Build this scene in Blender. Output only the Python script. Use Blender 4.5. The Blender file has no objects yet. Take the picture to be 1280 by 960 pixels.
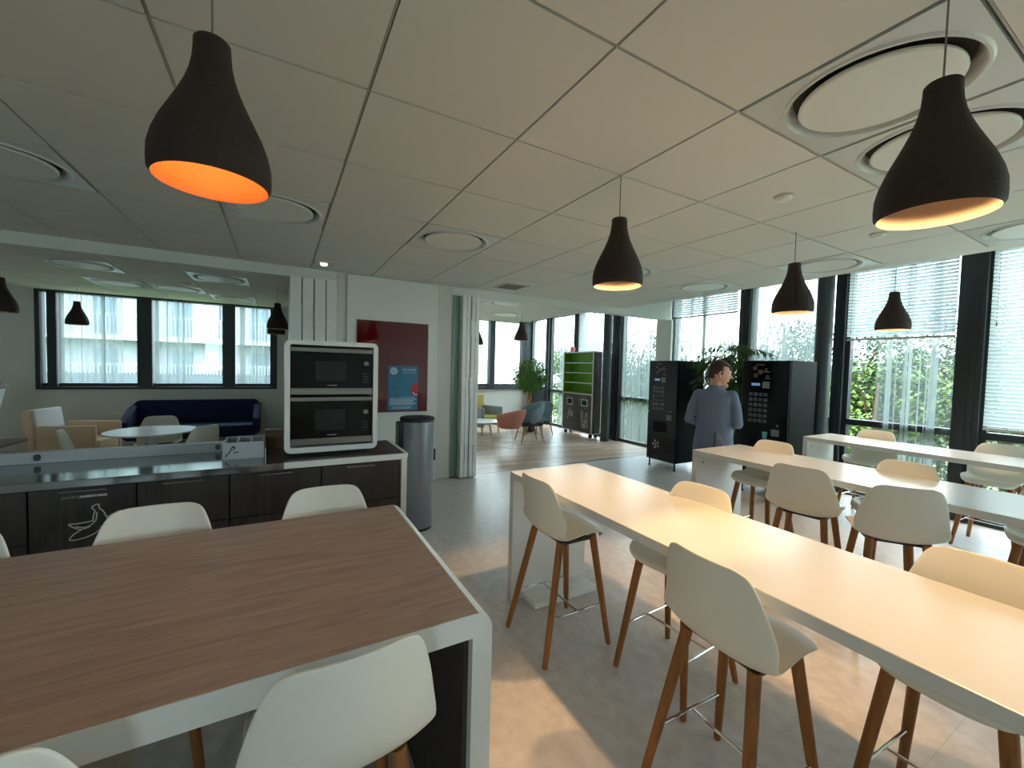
import bpy, bmesh, math, random
from mathutils import Vector, Matrix
random.seed(7)
S = bpy.context.scene
COL = S.collection
PI = math.pi

# ------------------------------------------------------------------ helpers
def lin(c):
    c /= 255.0
    return c/12.92 if c <= .04045 else ((c+.055)/1.055)**2.4
def rgb(r, g, b): return (lin(r), lin(g), lin(b), 1)

def mat(name, color, rough=.5, metal=0, spec=.5, bump=0, bscale=60, var=0, vscale=4, emit=0, coat=0):
    m = bpy.data.materials.new(name); m.use_nodes = True
    nt = m.node_tree; b = nt.nodes['Principled BSDF']
    b.inputs['Base Color'].default_value = color
    b.inputs['Roughness'].default_value = rough
    b.inputs['Metallic'].default_value = metal
    b.inputs['Specular IOR Level'].default_value = spec
    b.inputs['Coat Weight'].default_value = coat
    if emit:
        b.inputs['Emission Color'].default_value = color
        b.inputs['Emission Strength'].default_value = emit
    tc = nt.nodes.new('ShaderNodeTexCoord')
    if var:
        n = nt.nodes.new('ShaderNodeTexNoise'); n.inputs['Scale'].default_value = vscale; n.inputs['Detail'].default_value = 5
        nt.links.new(tc.outputs['Object'], n.inputs['Vector'])
        r = nt.nodes.new('ShaderNodeValToRGB')
        r.color_ramp.elements[0].position = .3; r.color_ramp.elements[1].position = .7
        r.color_ramp.elements[0].color = tuple(c*(1-var) for c in color[:3])+(1,)
        r.color_ramp.elements[1].color = tuple(min(1, c*(1+var)) for c in color[:3])+(1,)
        nt.links.new(n.outputs['Fac'], r.inputs['Fac']); nt.links.new(r.outputs['Color'], b.inputs['Base Color'])
    if bump:
        n = nt.nodes.new('ShaderNodeTexNoise'); n.inputs['Scale'].default_value = bscale; n.inputs['Detail'].default_value = 4
        nt.links.new(tc.outputs['Object'], n.inputs['Vector'])
        bp = nt.nodes.new('ShaderNodeBump'); bp.inputs['Strength'].default_value = bump; bp.inputs['Distance'].default_value = .01
        nt.links.new(n.outputs['Fac'], bp.inputs['Height']); nt.links.new(bp.outputs['Normal'], b.inputs['Normal'])
    return m

def wood(name, c1, c2, scale=(1, 14, 14), rough=.4, spec=.4, dist=1.5):
    m = mat(name, c1, rough, spec=spec); nt = m.node_tree; b = nt.nodes['Principled BSDF']
    tc = nt.nodes['Texture Coordinate']
    mp = nt.nodes.new('ShaderNodeMapping'); mp.inputs['Scale'].default_value = scale
    n = nt.nodes.new('ShaderNodeTexNoise'); n.inputs['Scale'].default_value = 1.6; n.inputs['Detail'].default_value = 8
    n.inputs['Distortion'].default_value = dist; n.inputs['Roughness'].default_value = .6
    r = nt.nodes.new('ShaderNodeValToRGB')
    r.color_ramp.elements[0].position = .32; r.color_ramp.elements[1].position = .68
    r.color_ramp.elements[0].color = c1; r.color_ramp.elements[1].color = c2
    nt.links.new(tc.outputs['Object'], mp.inputs['Vector']); nt.links.new(mp.outputs['Vector'], n.inputs['Vector'])
    nt.links.new(n.outputs['Fac'], r.inputs['Fac']); nt.links.new(r.outputs['Color'], b.inputs['Base Color'])
    return m

def brickmat(name, c1, c2, cm, w, h, mortar, rough, rot=0, offset=.5, grain=None, spec=.5):
    m = mat(name, c1, rough, spec=spec); nt = m.node_tree; b = nt.nodes['Principled BSDF']
    tc = nt.nodes['Texture Coordinate']
    mp = nt.nodes.new('ShaderNodeMapping'); mp.inputs['Rotation'].default_value = (0, 0, rot)
    br = nt.nodes.new('ShaderNodeTexBrick'); br.offset = offset
    br.inputs['Color1'].default_value = c1; br.inputs['Color2'].default_value = c2; br.inputs['Mortar'].default_value = cm
    br.inputs['Scale'].default_value = 1; br.inputs['Mortar Size'].default_value = mortar
    br.inputs['Brick Width'].default_value = w; br.inputs['Row Height'].default_value = h
    nt.links.new(tc.outputs['Object'], mp.inputs['Vector']); nt.links.new(mp.outputs['Vector'], br.inputs['Vector'])
    n = nt.nodes.new('ShaderNodeTexNoise'); n.inputs['Detail'].default_value = 6
    mp2 = nt.nodes.new('ShaderNodeMapping'); mp2.inputs['Scale'].default_value = grain or (2, 2, 2)
    mp2.inputs['Rotation'].default_value = (0, 0, rot)
    nt.links.new(tc.outputs['Object'], mp2.inputs['Vector']); nt.links.new(mp2.outputs['Vector'], n.inputs['Vector'])
    mx = nt.nodes.new('ShaderNodeMix'); mx.data_type = 'RGBA'; mx.blend_type = 'OVERLAY'
    mx.inputs['Factor'].default_value = .35
    nt.links.new(br.outputs['Color'], mx.inputs['A']); nt.links.new(n.outputs['Fac'], mx.inputs['B'])
    nt.links.new(mx.outputs['Result'], b.inputs['Base Color'])
    return m

def BM(): return bmesh.new()

def box(bm, x0, x1, y0, y1, z0, z1, bev=0, seg=2, M=None):
    mx = Matrix.Translation(((x0+x1)/2, (y0+y1)/2, (z0+z1)/2)) @ Matrix.Diagonal((abs(x1-x0), abs(y1-y0), abs(z1-z0), 1))
    if M is not None: mx = M @ mx
    r = bmesh.ops.create_cube(bm, size=1, matrix=mx)
    if bev:
        es = list({e for v in r['verts'] for e in v.link_edges})
        bmesh.ops.bevel(bm, geom=es, offset=bev, segments=seg, affect='EDGES', profile=.5)
    return bm

def ring_frame(p, d, n):
    d = d.normalized()
    if n is None:
        n = Vector((0, 0, 1)) if abs(d.z) < .9 else Vector((1, 0, 0))
    a = d.cross(n).normalized(); b = d.cross(a).normalized()
    return a, b

def tube(bm, pts, r, seg=10, cap=True, closed=False):
    pts = [Vector(p) for p in pts]; n = len(pts)
    rs = r if isinstance(r, (list, tuple)) else [r]*n
    rings = []
    for i, p in enumerate(pts):
        if closed: d = pts[(i+1) % n]-pts[i-1]
        else: d = pts[min(i+1, n-1)]-pts[max(i-1, 0)]
        a, b = ring_frame(p, d, None)
        rings.append([bm.verts.new(p+(a*math.cos(2*PI*k/seg)+b*math.sin(2*PI*k/seg))*rs[i]) for k in range(seg)])
    m = n if closed else n-1
    for i in range(m):
        A, B = rings[i], rings[(i+1) % n]
        for k in range(seg):
            bm.faces.new((A[k], A[(k+1) % seg], B[(k+1) % seg], B[k]))
    if cap and not closed:
        bm.faces.new(rings[0][::-1]); bm.faces.new(rings[-1])
    return bm

def lathe(bm, prof, seg=32, c=(0, 0, 0), sx=1, sy=1):
    rings = []
    for r, z in prof:
        if r < 1e-5: rings.append([bm.verts.new((c[0], c[1], c[2]+z))])
        else: rings.append([bm.verts.new((c[0]+sx*r*math.cos(2*PI*k/seg), c[1]+sy*r*math.sin(2*PI*k/seg), c[2]+z)) for k in range(seg)])
    for A, B in zip(rings, rings[1:]):
        if len(A) == 1 and len(B) == 1: continue
        for k in range(seg):
            k2 = (k+1) % seg
            if len(A) == 1: bm.faces.new((A[0], B[k2], B[k]))
            elif len(B) == 1: bm.faces.new((A[k], A[k2], B[0]))
            else: bm.faces.new((A[k], A[k2], B[k2], B[k]))
    return bm

def loft(bm, rings, closed_ring=True, cap=True):
    vs = [[bm.verts.new(p) for p in r] for r in rings]; n = len(vs[0])
    for A, B in zip(vs, vs[1:]):
        for k in range(n if closed_ring else n-1):
            k2 = (k+1) % n
            bm.faces.new((A[k], A[k2], B[k2], B[k]))
    if cap and closed_ring:
        bm.faces.new(vs[0][::-1]); bm.faces.new(vs[-1])
    return vs

def prism(bm, pts, axis, a, b):
    """outline in a plane, extruded along axis between a and b"""
    def P(u, v, w):
        return {'x': (w, u, v), 'y': (u, w, v), 'z': (u, v, w)}[axis]
    A = [bm.verts.new(P(u, v, a)) for u, v in pts]; B = [bm.verts.new(P(u, v, b)) for u, v in pts]
    bm.faces.new(A); bm.faces.new(B[::-1])
    n = len(pts)
    for k in range(n): bm.faces.new((A[k], B[k], B[(k+1) % n], A[(k+1) % n]))
    return bm

def rrect(x0, x1, y0, y1, r, n=5):
    out = []
    for cx, cy, a0 in ((x1-r, y1-r, 0), (x0+r, y1-r, 90), (x0+r, y0+r, 180), (x1-r, y0+r, 270)):
        for k in range(n+1):
            a = math.radians(a0+90*k/n); out.append((cx+r*math.cos(a), cy+r*math.sin(a)))
    return out

def obj(name, bm, m, parent=None, smooth=False, world=False, loc=None):
    bmesh.ops.recalc_face_normals(bm, faces=bm.faces)
    me = bpy.data.meshes.new(name)
    if world and parent is not None:
        bm.transform(Matrix.Translation(-parent.location))
    bm.to_mesh(me); bm.free()
    for q in (m if isinstance(m, (list, tuple)) else [m]): me.materials.append(q)
    if smooth:
        me.polygons.foreach_set('use_smooth', [True]*len(me.polygons))
        if smooth != 'full':
            me.set_sharp_from_angle(angle=math.radians(40))
    o = bpy.data.objects.new(name, me); COL.objects.link(o)
    if parent is not None: o.parent = parent
    if loc is not None: o.location = loc
    return o

def thing(name, label, cat, loc=(0, 0, 0), rz=0, group=None):
    o = bpy.data.objects.new(name, None); COL.objects.link(o); o.empty_display_size = .1
    o.location = loc; o.rotation_euler = (0, 0, rz)
    return tag(o, label, cat, group)
def tag(o, label, cat, group=None):
    o['label'] = label; o['category'] = cat
    if group: o['group'] = group
    return o
def struct(o):
    o['kind'] = 'structure'; return o
def dup(root, loc, rz=0, label=None, scale=None):
    r = root.copy(); COL.objects.link(r); r.location = loc; r.rotation_euler = (0, 0, rz)
    if label: r['label'] = label
    if scale: r.scale = scale
    for ch in list(root.children):
        c = ch.copy(); COL.objects.link(c); c.parent = r
        for g in list(ch.children):
            d = g.copy(); COL.objects.link(d); d.parent = c
    return r
def mods(o, solid=0, sub=0, offset=0):
    if solid:
        s = o.modifiers.new('solid', 'SOLIDIFY'); s.thickness = solid; s.offset = offset
    if sub:
        s = o.modifiers.new('sub', 'SUBSURF'); s.levels = sub; s.render_levels = sub
    return o
def text_bm(body, size, M, bold=0, extrude=.0006):
    cu = bpy.data.curves.new('txt', 'FONT'); cu.body = body; cu.size = size; cu.extrude = extrude; cu.offset = bold
    cu.align_x = 'LEFT'
    t = bpy.data.objects.new('txt', cu); COL.objects.link(t)
    dg = bpy.context.evaluated_depsgraph_get()
    me = bpy.data.meshes.new_from_object(t.evaluated_get(dg))
    bm = BM(); bm.from_mesh(me); bm.transform(M)
    bpy.data.objects.remove(t); bpy.data.curves.remove(cu); bpy.data.meshes.remove(me)
    return bm
def width_of(bm, axis=0):
    v = [p.co[axis] for p in bm.verts]; return max(v)-min(v)

# ------------------------------------------------------------------ materials
M = {}
M['wall'] = mat('wall_paint', rgb(222, 224, 219), .7, bump=.03, bscale=150)
M['pilaster'] = mat('pilaster_paint', rgb(205, 206, 198), .7)
M['tile'] = mat('ceiling_tile', rgb(228, 226, 220), .85, bump=.06, bscale=220)
M['tbar'] = mat('ceiling_bar', rgb(190, 188, 180), .5)
M['void'] = mat('ceiling_gap_shade', rgb(70, 68, 62), .9)  # dark grey behind the tile joints, also the painted shade in diffuser recesses
M['floor'] = brickmat('grey_vinyl', rgb(198, 191, 187), rgb(204, 197, 193), rgb(184, 177, 173), 1.2, .6, .002, .3, PI/2, .5, (3, 3, 3))
M['planks'] = brickmat('oak_planks', rgb(168, 140, 118), rgb(206, 184, 164), rgb(105, 82, 66), 1.1, .17, .004, .32, .12, .37, (3, 26, 4))
M['frame'] = mat('anthracite_frame', rgb(36, 42, 44), .45)
M['column'] = mat('column_paint', rgb(46, 54, 58), .4)
M['white'] = mat('white_laminate', rgb(216, 216, 212), .26)
M['white_edge'] = mat('white_edging', rgb(226, 228, 224), .35)
M['tblwood'] = wood('walnut_laminate', rgb(156, 134, 120), rgb(186, 163, 148), (1.2, 15, 15), .38)
M['darkwood'] = wood('dark_oak_laminate', rgb(47, 42, 41), rgb(68, 61, 58), (16, 16, 1.3), .5)
M['darkwood_top'] = wood('dark_oak_worktop', rgb(54, 46, 44), rgb(78, 68, 64), (1.3, 14, 14), .3)
M['shell'] = mat('white_plastic_shell', rgb(228, 226, 214), .38)
M['leg'] = wood('oak_leg', rgb(126, 78, 36), rgb(158, 104, 54), (12, 12, 1.5), .45)
M['chrome'] = mat('chrome', rgb(225, 225, 225), .12, 1)
M['steel'] = mat('brushed_steel', rgb(150, 150, 146), .32, 1)
M['black'] = mat('black_plastic', rgb(14, 14, 15), .35)
M['gloss'] = mat('black_gloss', rgb(6, 7, 8), .1, spec=.35)
M['vm'] = mat('vending_black', rgb(11, 14, 16), .5, spec=.12)
M['key'] = mat('grey_keys', rgb(86, 88, 92), .4)
M['worktop'] = mat('grey_steel_worktop', rgb(140, 144, 145), .1, .85)
M['upstand'] = mat('pale_upstand', rgb(178, 184, 188), .4)
M['line'] = mat('white_print', rgb(215, 215, 212), .6)
M['dimline'] = mat('grey_print', rgb(140, 140, 138), .6)
M['shade'] = mat('brown_cork_shade', rgb(46, 33, 27), .8, bump=.25, bscale=140, var=.12, vscale=60)
M['lining'] = mat('cream_lining', rgb(196, 176, 154), .6)
M['glowlining'] = mat('lining_painted_glow', rgb(196, 130, 78), .5)  # orange bulb glow painted into the lining colour
M['bulb'] = mat('bulb_glass', rgb(255, 214, 165), .3, emit=.6)
M['cord'] = mat('grey_cord', rgb(120, 116, 110), .6)
M['red'] = mat('red_glass', rgb(88, 2, 10), .06, spec=.5, coat=.4)
M['poster'] = mat('blue_poster', rgb(28, 112, 152), .35)
M['poster2'] = mat('teal_ink', rgb(38, 140, 150), .5)
M['posterred'] = mat('red_ink', rgb(190, 30, 40), .4)
M['paper'] = mat('pale_ink', rgb(196, 214, 220), .5)
M['bin'] = mat('bin_grey', rgb(128, 133, 138), .35, .5)
M['navy'] = mat('navy_fabric', rgb(16, 24, 68), .9, bump=.1, bscale=300)
M['beige'] = mat('beige_fabric', rgb(222, 196, 166), .85, bump=.05, bscale=300)
M['litfab'] = mat('beige_fabric_painted_light', rgb(226, 228, 230), .8)  # the beige chair's inner back, window light painted in as a paler colour
M['terra'] = mat('terracotta_fabric', rgb(178, 116, 100), .85, bump=.08, bscale=300)
M['slate'] = mat('slate_fabric', rgb(116, 134, 144), .85, bump=.08, bscale=300)
M['slatedark'] = mat('dark_slate_fabric', rgb(52, 60, 68), .85)
M['greyfab'] = mat('grey_fabric', rgb(150, 156, 156), .85)
M['yellow'] = mat('yellow_fabric', rgb(214, 196, 110), .85)
M['green'] = mat('green_laminate', rgb(98, 150, 34), .4)
M['wenge'] = wood('wenge_laminate', rgb(64, 56, 53), rgb(92, 82, 77), (10, 10, 1.2), .45)
M['pink'] = mat('coral_plastic', rgb(232, 140, 130), .4)
M['leaf'] = mat('leaf', rgb(98, 140, 64), .5, var=.25, vscale=3)
M['palm'] = mat('bamboo_leaf', rgb(66, 104, 44), .45, var=.25, vscale=5)
M['treeleaf'] = mat('tree_leaf', rgb(72, 94, 50), .6, var=.3, vscale=1.2)
M['treeleaf2'] = mat('young_tree_leaf', rgb(104, 126, 48), .6, var=.25, vscale=1.2)
M['treeleaf3'] = mat('blue_green_leaf', rgb(68, 90, 70), .6, var=.25, vscale=1.2)
M['bark'] = mat('bark', rgb(112, 88, 66), .9, bump=.3, bscale=40)
M['pot'] = mat('dark_pot', rgb(52, 56, 58), .5)
M['skin'] = mat('skin', rgb(196, 146, 120), .5)
M['hair'] = mat('brown_hair', rgb(52, 36, 28), .6, bump=.4, bscale=120)
M['blazer'] = mat('blue_grey_cloth', rgb(104, 118, 142), .85, bump=.1, bscale=400)
M['blazer_shade'] = mat('blazer_slit_shade', rgb(52, 60, 78), .9)  # darker copy of the blazer cloth, painted shade of the vent slit
M['trouser'] = mat('dark_trousers', rgb(40, 44, 56), .85)
M['shoe'] = mat('black_shoe', rgb(20, 18, 18), .4)
M['grass'] = mat('grass', rgb(110, 128, 80), .9, var=.2)
M['bwall'] = mat('building_white', rgb(158, 166, 171), .8)
M['bgrey'] = mat('building_grey', rgb(84, 94, 102), .8)
M['bglass'] = mat('building_window', rgb(96, 118, 132), .2)
M['plate'] = mat('white_metal_plate', rgb(216, 218, 216), .28)
M['sensor'] = mat('sensor_white', rgb(232, 232, 226), .4)
M['screen'] = mat('blue_display', rgb(120, 160, 210), .3, emit=.25)
M['sticker'] = mat('grey_sticker', rgb(120, 122, 124), .5)
M['cyan'] = mat('cyan_cup', rgb(96, 170, 184), .4)
M['coffee'] = mat('coffee_print', rgb(84, 66, 46), .5)
M['wire'] = mat('wire_steel', rgb(190, 184, 176), .3, .9)
M['natural'] = wood('natural_oak', rgb(150, 112, 76), rgb(186, 148, 108), (10, 10, 1.5), .5)
M['deskwood'] = wood('brown_desk', rgb(92, 62, 44), rgb(124, 92, 70), (2, 14, 14), .4)

def translucent(name, color, trans, transp):
    m = bpy.data.materials.new(name); m.use_nodes = True; nt = m.node_tree; nt.nodes.clear()
    out = nt.nodes.new('ShaderNodeOutputMaterial')
    d = nt.nodes.new('ShaderNodeBsdfDiffuse'); d.inputs['Color'].default_value = color
    t = nt.nodes.new('ShaderNodeBsdfTranslucent'); t.inputs['Color'].default_value = color
    a = nt.nodes.new('ShaderNodeMixShader'); a.inputs[0].default_value = trans
    nt.links.new(d.outputs[0], a.inputs[1]); nt.links.new(t.outputs[0], a.inputs[2])
    if transp:
        p = nt.nodes.new('ShaderNodeBsdfTransparent')
        b = nt.nodes.new('ShaderNodeMixShader'); b.inputs[0].default_value = transp
        nt.links.new(a.outputs[0], b.inputs[1]); nt.links.new(p.outputs[0], b.inputs[2])
        a = b
    nt.links.new(a.outputs[0], out.inputs[0])
    return m
M['sheer'] = translucent('sheer_voile', (.29, .33, .33, 1), .6, .56)
_nt = M['sheer'].node_tree
_tc = _nt.nodes.new('ShaderNodeTexCoord'); _mp = _nt.nodes.new('ShaderNodeMapping'); _mp.inputs['Scale'].default_value = (9, 9, .02)
_n = _nt.nodes.new('ShaderNodeTexNoise'); _n.inputs['Scale'].default_value = 1.6; _n.inputs['Detail'].default_value = 5; _n.inputs['Roughness'].default_value = .7
_r = _nt.nodes.new('ShaderNodeMapRange'); _r.inputs['From Min'].default_value = .3; _r.inputs['From Max'].default_value = .7; _r.inputs['To Min'].default_value = .2; _r.inputs['To Max'].default_value = .82
_nt.links.new(_tc.outputs['Object'], _mp.inputs['Vector']); _nt.links.new(_mp.outputs['Vector'], _n.inputs['Vector']); _nt.links.new(_n.outputs['Fac'], _r.inputs['Value'])
for _q in _nt.nodes:
    if _q.type == 'MIX_SHADER' and abs(_q.inputs[0].default_value-.56) < 1e-4: _nt.links.new(_r.outputs['Result'], _q.inputs[0])
M['sheer_thin'] = translucent('sheer_voile_thin', (.36, .40, .40, 1), .6, .78)
M['sheer_dense'] = translucent('sheer_voile_overlap', (.36, .40, .40, 1), .6, .25)
M['slat'] = translucent('blind_slat', (.62, .68, .70, 1), .42, 0)

def glassmat():
    m = bpy.data.materials.new('window_glass'); m.use_nodes = True; nt = m.node_tree; nt.nodes.clear()
    out = nt.nodes.new('ShaderNodeOutputMaterial')
    p = nt.nodes.new('ShaderNodeBsdfTransparent'); p.inputs['Color'].default_value = (.93, .97, .96, 1)
    g = nt.nodes.new('ShaderNodeBsdfGlossy'); g.inputs['Roughness'].default_value = .02
    a = nt.nodes.new('ShaderNodeMixShader'); a.inputs[0].default_value = .05
    nt.links.new(p.outputs[0], a.inputs[1]); nt.links.new(g.outputs[0], a.inputs[2]); nt.links.new(a.outputs[0], out.inputs[0])
    return m
M['glass'] = glassmat()

# ------------------------------------------------------------------ camera
H, F_PX = 1.66, 516.8
yaw, pitch, roll = .5126, -.0397, math.radians(1.4877)
Fw = Vector((math.sin(yaw)*math.cos(pitch), math.cos(yaw)*math.cos(pitch), math.sin(pitch)))
Rt = Vector((math.cos(yaw), -math.sin(yaw), 0)); Up = Rt.cross(Fw)
A = math.cos(roll)*Rt+math.sin(roll)*Up; B = -math.sin(roll)*Rt+math.cos(roll)*Up
cam = bpy.data.cameras.new('camera'); co = bpy.data.objects.new('camera', cam); COL.objects.link(co)
cam.sensor_width = 36; cam.sensor_fit = 'HORIZONTAL'; cam.lens = F_PX/1280*36; cam.clip_start = .02; cam.clip_end = 300
co.matrix_world = Matrix(((A.x, B.x, -Fw.x, 0), (A.y, B.y, -Fw.y, 0), (A.z, B.z, -Fw.z, H), (0, 0, 0, 1)))
S.camera = co

# ------------------------------------------------------------------ room shell
XL, XR, YB = -4.6, 7.0, -3.5
YE1, YE2, XM = 10.4, 11.2, 2.4
YP = 5.78           # line of the folding partition
CZ = 2.82
b = BM(); box(b, XL-.2, XR+.2, YB-.2, YP, -.2, 0); struct(obj('floor', b, M['floor']))
b = BM(); box(b, XL-.2, XR+.2, YP, YE2+.2, -.2, 0); struct(obj('floor_lounge', b, M['planks']))
b = BM(); box(b, 2.7, 6.9, YP-.02, YP+.02, 0, .004); struct(obj('trim_1', b, M['steel']))

# tiled ceiling with sunk bars
T0X, T0Y, T = .3274, 1.1645, .7206
def tiles(x0, x1, y0, y1, name, mlist, skip=()):
    bm = BM(); g = .007
    i0 = math.floor((x0-T0X)/T)-1; j0 = math.floor((y0-T0Y)/T)-1
    for i in range(i0, i0+40):
        for j in range(j0, j0+40):
            if (i, j) in skip: continue
            a0 = max(x0, T0X+i*T+g); a1 = min(x1, T0X+(i+1)*T-g); c0 = max(y0, T0Y+j*T+g); c1 = min(y1, T0Y+(j+1)*T-g)
            if a1-a0 > .02 and c1-c0 > .02: box(bm, a0, a1, c0, c1, CZ, CZ+.06)
    nt = len(bm.faces)
    for i in range(i0, i0+40):
        x = T0X+i*T
        if x0 < x < x1:
            box(bm, x-.0035, x+.0035, y0, y1, CZ+.006, CZ+.014)
    for j in range(j0, j0+40):
        y = T0Y+j*T
        if y0 < y < y1: box(bm, x0, x1, y-.0035, y+.0035, CZ+.006, CZ+.014)
    nb = len(bm.faces)
    box(bm, x0, x1, y0, y1, CZ+.061, CZ+.10)
    bm.faces.ensure_lookup_table()
    for k in range(nt, nb): bm.faces[k].material_index = 1
    for k in range(nb, len(bm.faces)): bm.faces[k].material_index = 2
    return struct(obj(name, bm, mlist))
ML = [M['tile'], M['tbar'], M['void']]
tiles(XL, 5.371, YB, YP-.03, 'ceiling', ML, {(2, -1), (3, -1), (6, -1), (6, 1), (6, 3), (4, 3), (1, 3), (-1, 3), (-3, 3)})
tiles(XL, XM-.1, YP+.14, YE1, 'ceiling_lounge', ML, {(-4, 8), (-2, 8), (-4, 10), (-3, 10), (-2, 11)})
tiles(XM+.1, 5.371, YP+.14, 9.3, 'ceiling_far', ML, {(4, 7), (5, 9)})
b = BM(); box(b, 5.371, 5.42, YP+.14, 9.34, CZ, 3.3); box(b, XM+.1, 5.371, 9.3, 9.34, CZ, 3.3); struct(obj('ceiling_far_edge', b, M['tile']))
b = BM(); box(b, 5.42, 7.2, YP+.14, YE2, 3.2, 3.4); box(b, XM+.1, 5.42, 9.34, YE2, 3.2, 3.4); struct(obj('ceiling_far_recess', b, M['tile']))
b = BM(); box(b, 5.371, 5.59, YB, YP-.03, CZ, 3.3); struct(obj('ceiling_edge', b, M['tile']))
b = BM(); box(b, 5.59, 7.2, YB, YP, 3.2, 3.4); struct(obj('ceiling_recess', b, M['tile']))
b = BM(); box(b, XL, 7.2, YB, YE2+.2, 3.4, 3.5); struct(obj('ceiling_slab', b, M['tile']))
# header of the partition
b = BM(); box(b, XL, 7.0, YP-.03, YP+.14, 2.70, 3.4); struct(obj('trim_2', b, M['wall']))
# walls
b = BM(); box(b, XL-.2, XL, YB-.2, YE2, 0, 3.4); struct(obj('wall_left', b, M['wall']))
b = BM(); box(b, XL, XR+.2, YB-.2, YB, 0, 1.05); box(b, XL, XR+.2, YB-.2, YB, 2.55, 3.4); box(b, XL, -3.2, YB-.2, YB, 1.05, 2.55); box(b, -1.6, XR+.2, YB-.2, YB, 1.05, 2.55)
struct(obj('wall_back', b, M['wall']))
b = BM()
box(b, XL, -3.72, YE1, YE1+.2, 0, 3.4); box(b, -3.72, -.05, YE1, YE1+.2, 0, 1.06); box(b, -.05, XM, YE1, YE1+.2, 0, 3.4)
box(b, -3.72, -.05, YE1, YE1+.2, 2.84, 3.4); struct(obj('wall_lounge', b, M['wall']))
b = BM(); box(b, XM-.1, XM+.1, YP+.3, YE2+.2, 0, 3.4); struct(obj('wall_divider', b, M['wall']))
b = BM()
box(b, XM, XR+.2, YE2, YE2+.2, 0, 1.04); box(b, XM, XR+.2, YE2, YE2+.2, 3.1, 3.4); box(b, XM, 3.0, YE2, YE2+.2, 1.04, 3.1)
struct(obj('wall_end', b, M['wall']))
# wall piece with the red board + pilaster
b = BM(); box(b, .755, 1.985, 5.70, YP+.2, 0, 2.80); struct(obj('wall_board', b, M['wall']))
b = BM(); box(b, 1.985, 2.20, 5.735, YP+.2, 0, 2.80); box(b, .64, .755, 5.735, YP+.2, 0, 2.8); struct(obj('wall_pilaster', b, M['pilaster']))
b = BM(); box(b, 1.978, 1.992, 5.695, 5.70, 0, 2.8); struct(obj('trim_3', b, M['white']))
# right-hand facade: solid parts
b = BM(); box(b, 6.9, 7.2, YP-.03, 6.13, 0, 3.4); struct(obj('wall_right', b, M['wall']))
b = BM(); box(b, 6.9, 7.2, 6.13, YE2, 3.2, 3.4); struct(obj('wall_right_upper', b, M['wall']))
b = BM(); box(b, 6.88, 7.08, 10.25, YE2, 0.0, 1.02); box(b, 6.88, 6.97, 10.25, YE2, 1.02, 1.04); struct(obj('trim_4', b, M['frame']))

# ------------------------------------------------------------------ windows
wn = [0]
def window_x(y0, y1, ztop, transom=True, fw=.055):
    wn[0] += 1
    w = struct(bpy.data.objects.new('window_%d' % wn[0], None)); COL.objects.link(w); w.location = (XR, (y0+y1)/2, 0)
    bm = BM()
    x0, x1 = 6.96, 7.06
    box(bm, x0, x1, y0, y0+fw, 0, ztop); box(bm, x0, x1, y1-fw, y1, 0, ztop)
    box(bm, x0, x1, y0+fw, y1-fw, 0, .07); box(bm, x0, x1, y0+fw, y1-fw, ztop-.06, ztop)
    if transom: box(bm, x0-.02, x1, y0+fw, y1-fw, .985, 1.065)
    obj('window_frame', bm, M['frame'], w, world=True)
    bm = BM(); box(bm, 7.005, 7.013, y0+fw, y1-fw, .07, ztop-.06); obj('glass', bm, M['glass'], w, world=True)
    return w
def post(y0, y1, ztop, n):
    bm = BM(); box(bm, 6.90, 7.10, y0, y1, 0, ztop)
    for k in (.35, .65): box(bm, 6.89, 6.90, y0+(y1-y0)*k-.012, y0+(y1-y0)*k+.012, 0, ztop)
    struct(obj('trim_%d' % n, bm, M['frame']))
ZM, ZL = 3.2, 3.2
main = [(4.32, 5.75), (2.90, 4.16), (1.655, 2.80), (.22, 1.475), (-1.2, .02), (-3.5, -1.4)]
for y0, y1 in main: window_x(y0, y1, ZM)
for k, (y0, y1) in enumerate([(4.16, 4.32), (2.80, 2.90), (1.475, 1.655), (.02, .22), (-1.4, -1.2)]): post(y0, y1, ZM, 10+k)
for y0, y1 in [(6.13, 7.19), (7.45, 8.73), (8.93, 10.12)]: window_x(y0, y1, ZL)
for k, (y0, y1) in enumerate([(7.19, 7.45), (8.73, 8.93), (10.12, 10.28)]): post(y0, y1, ZL, 20+k)
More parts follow.
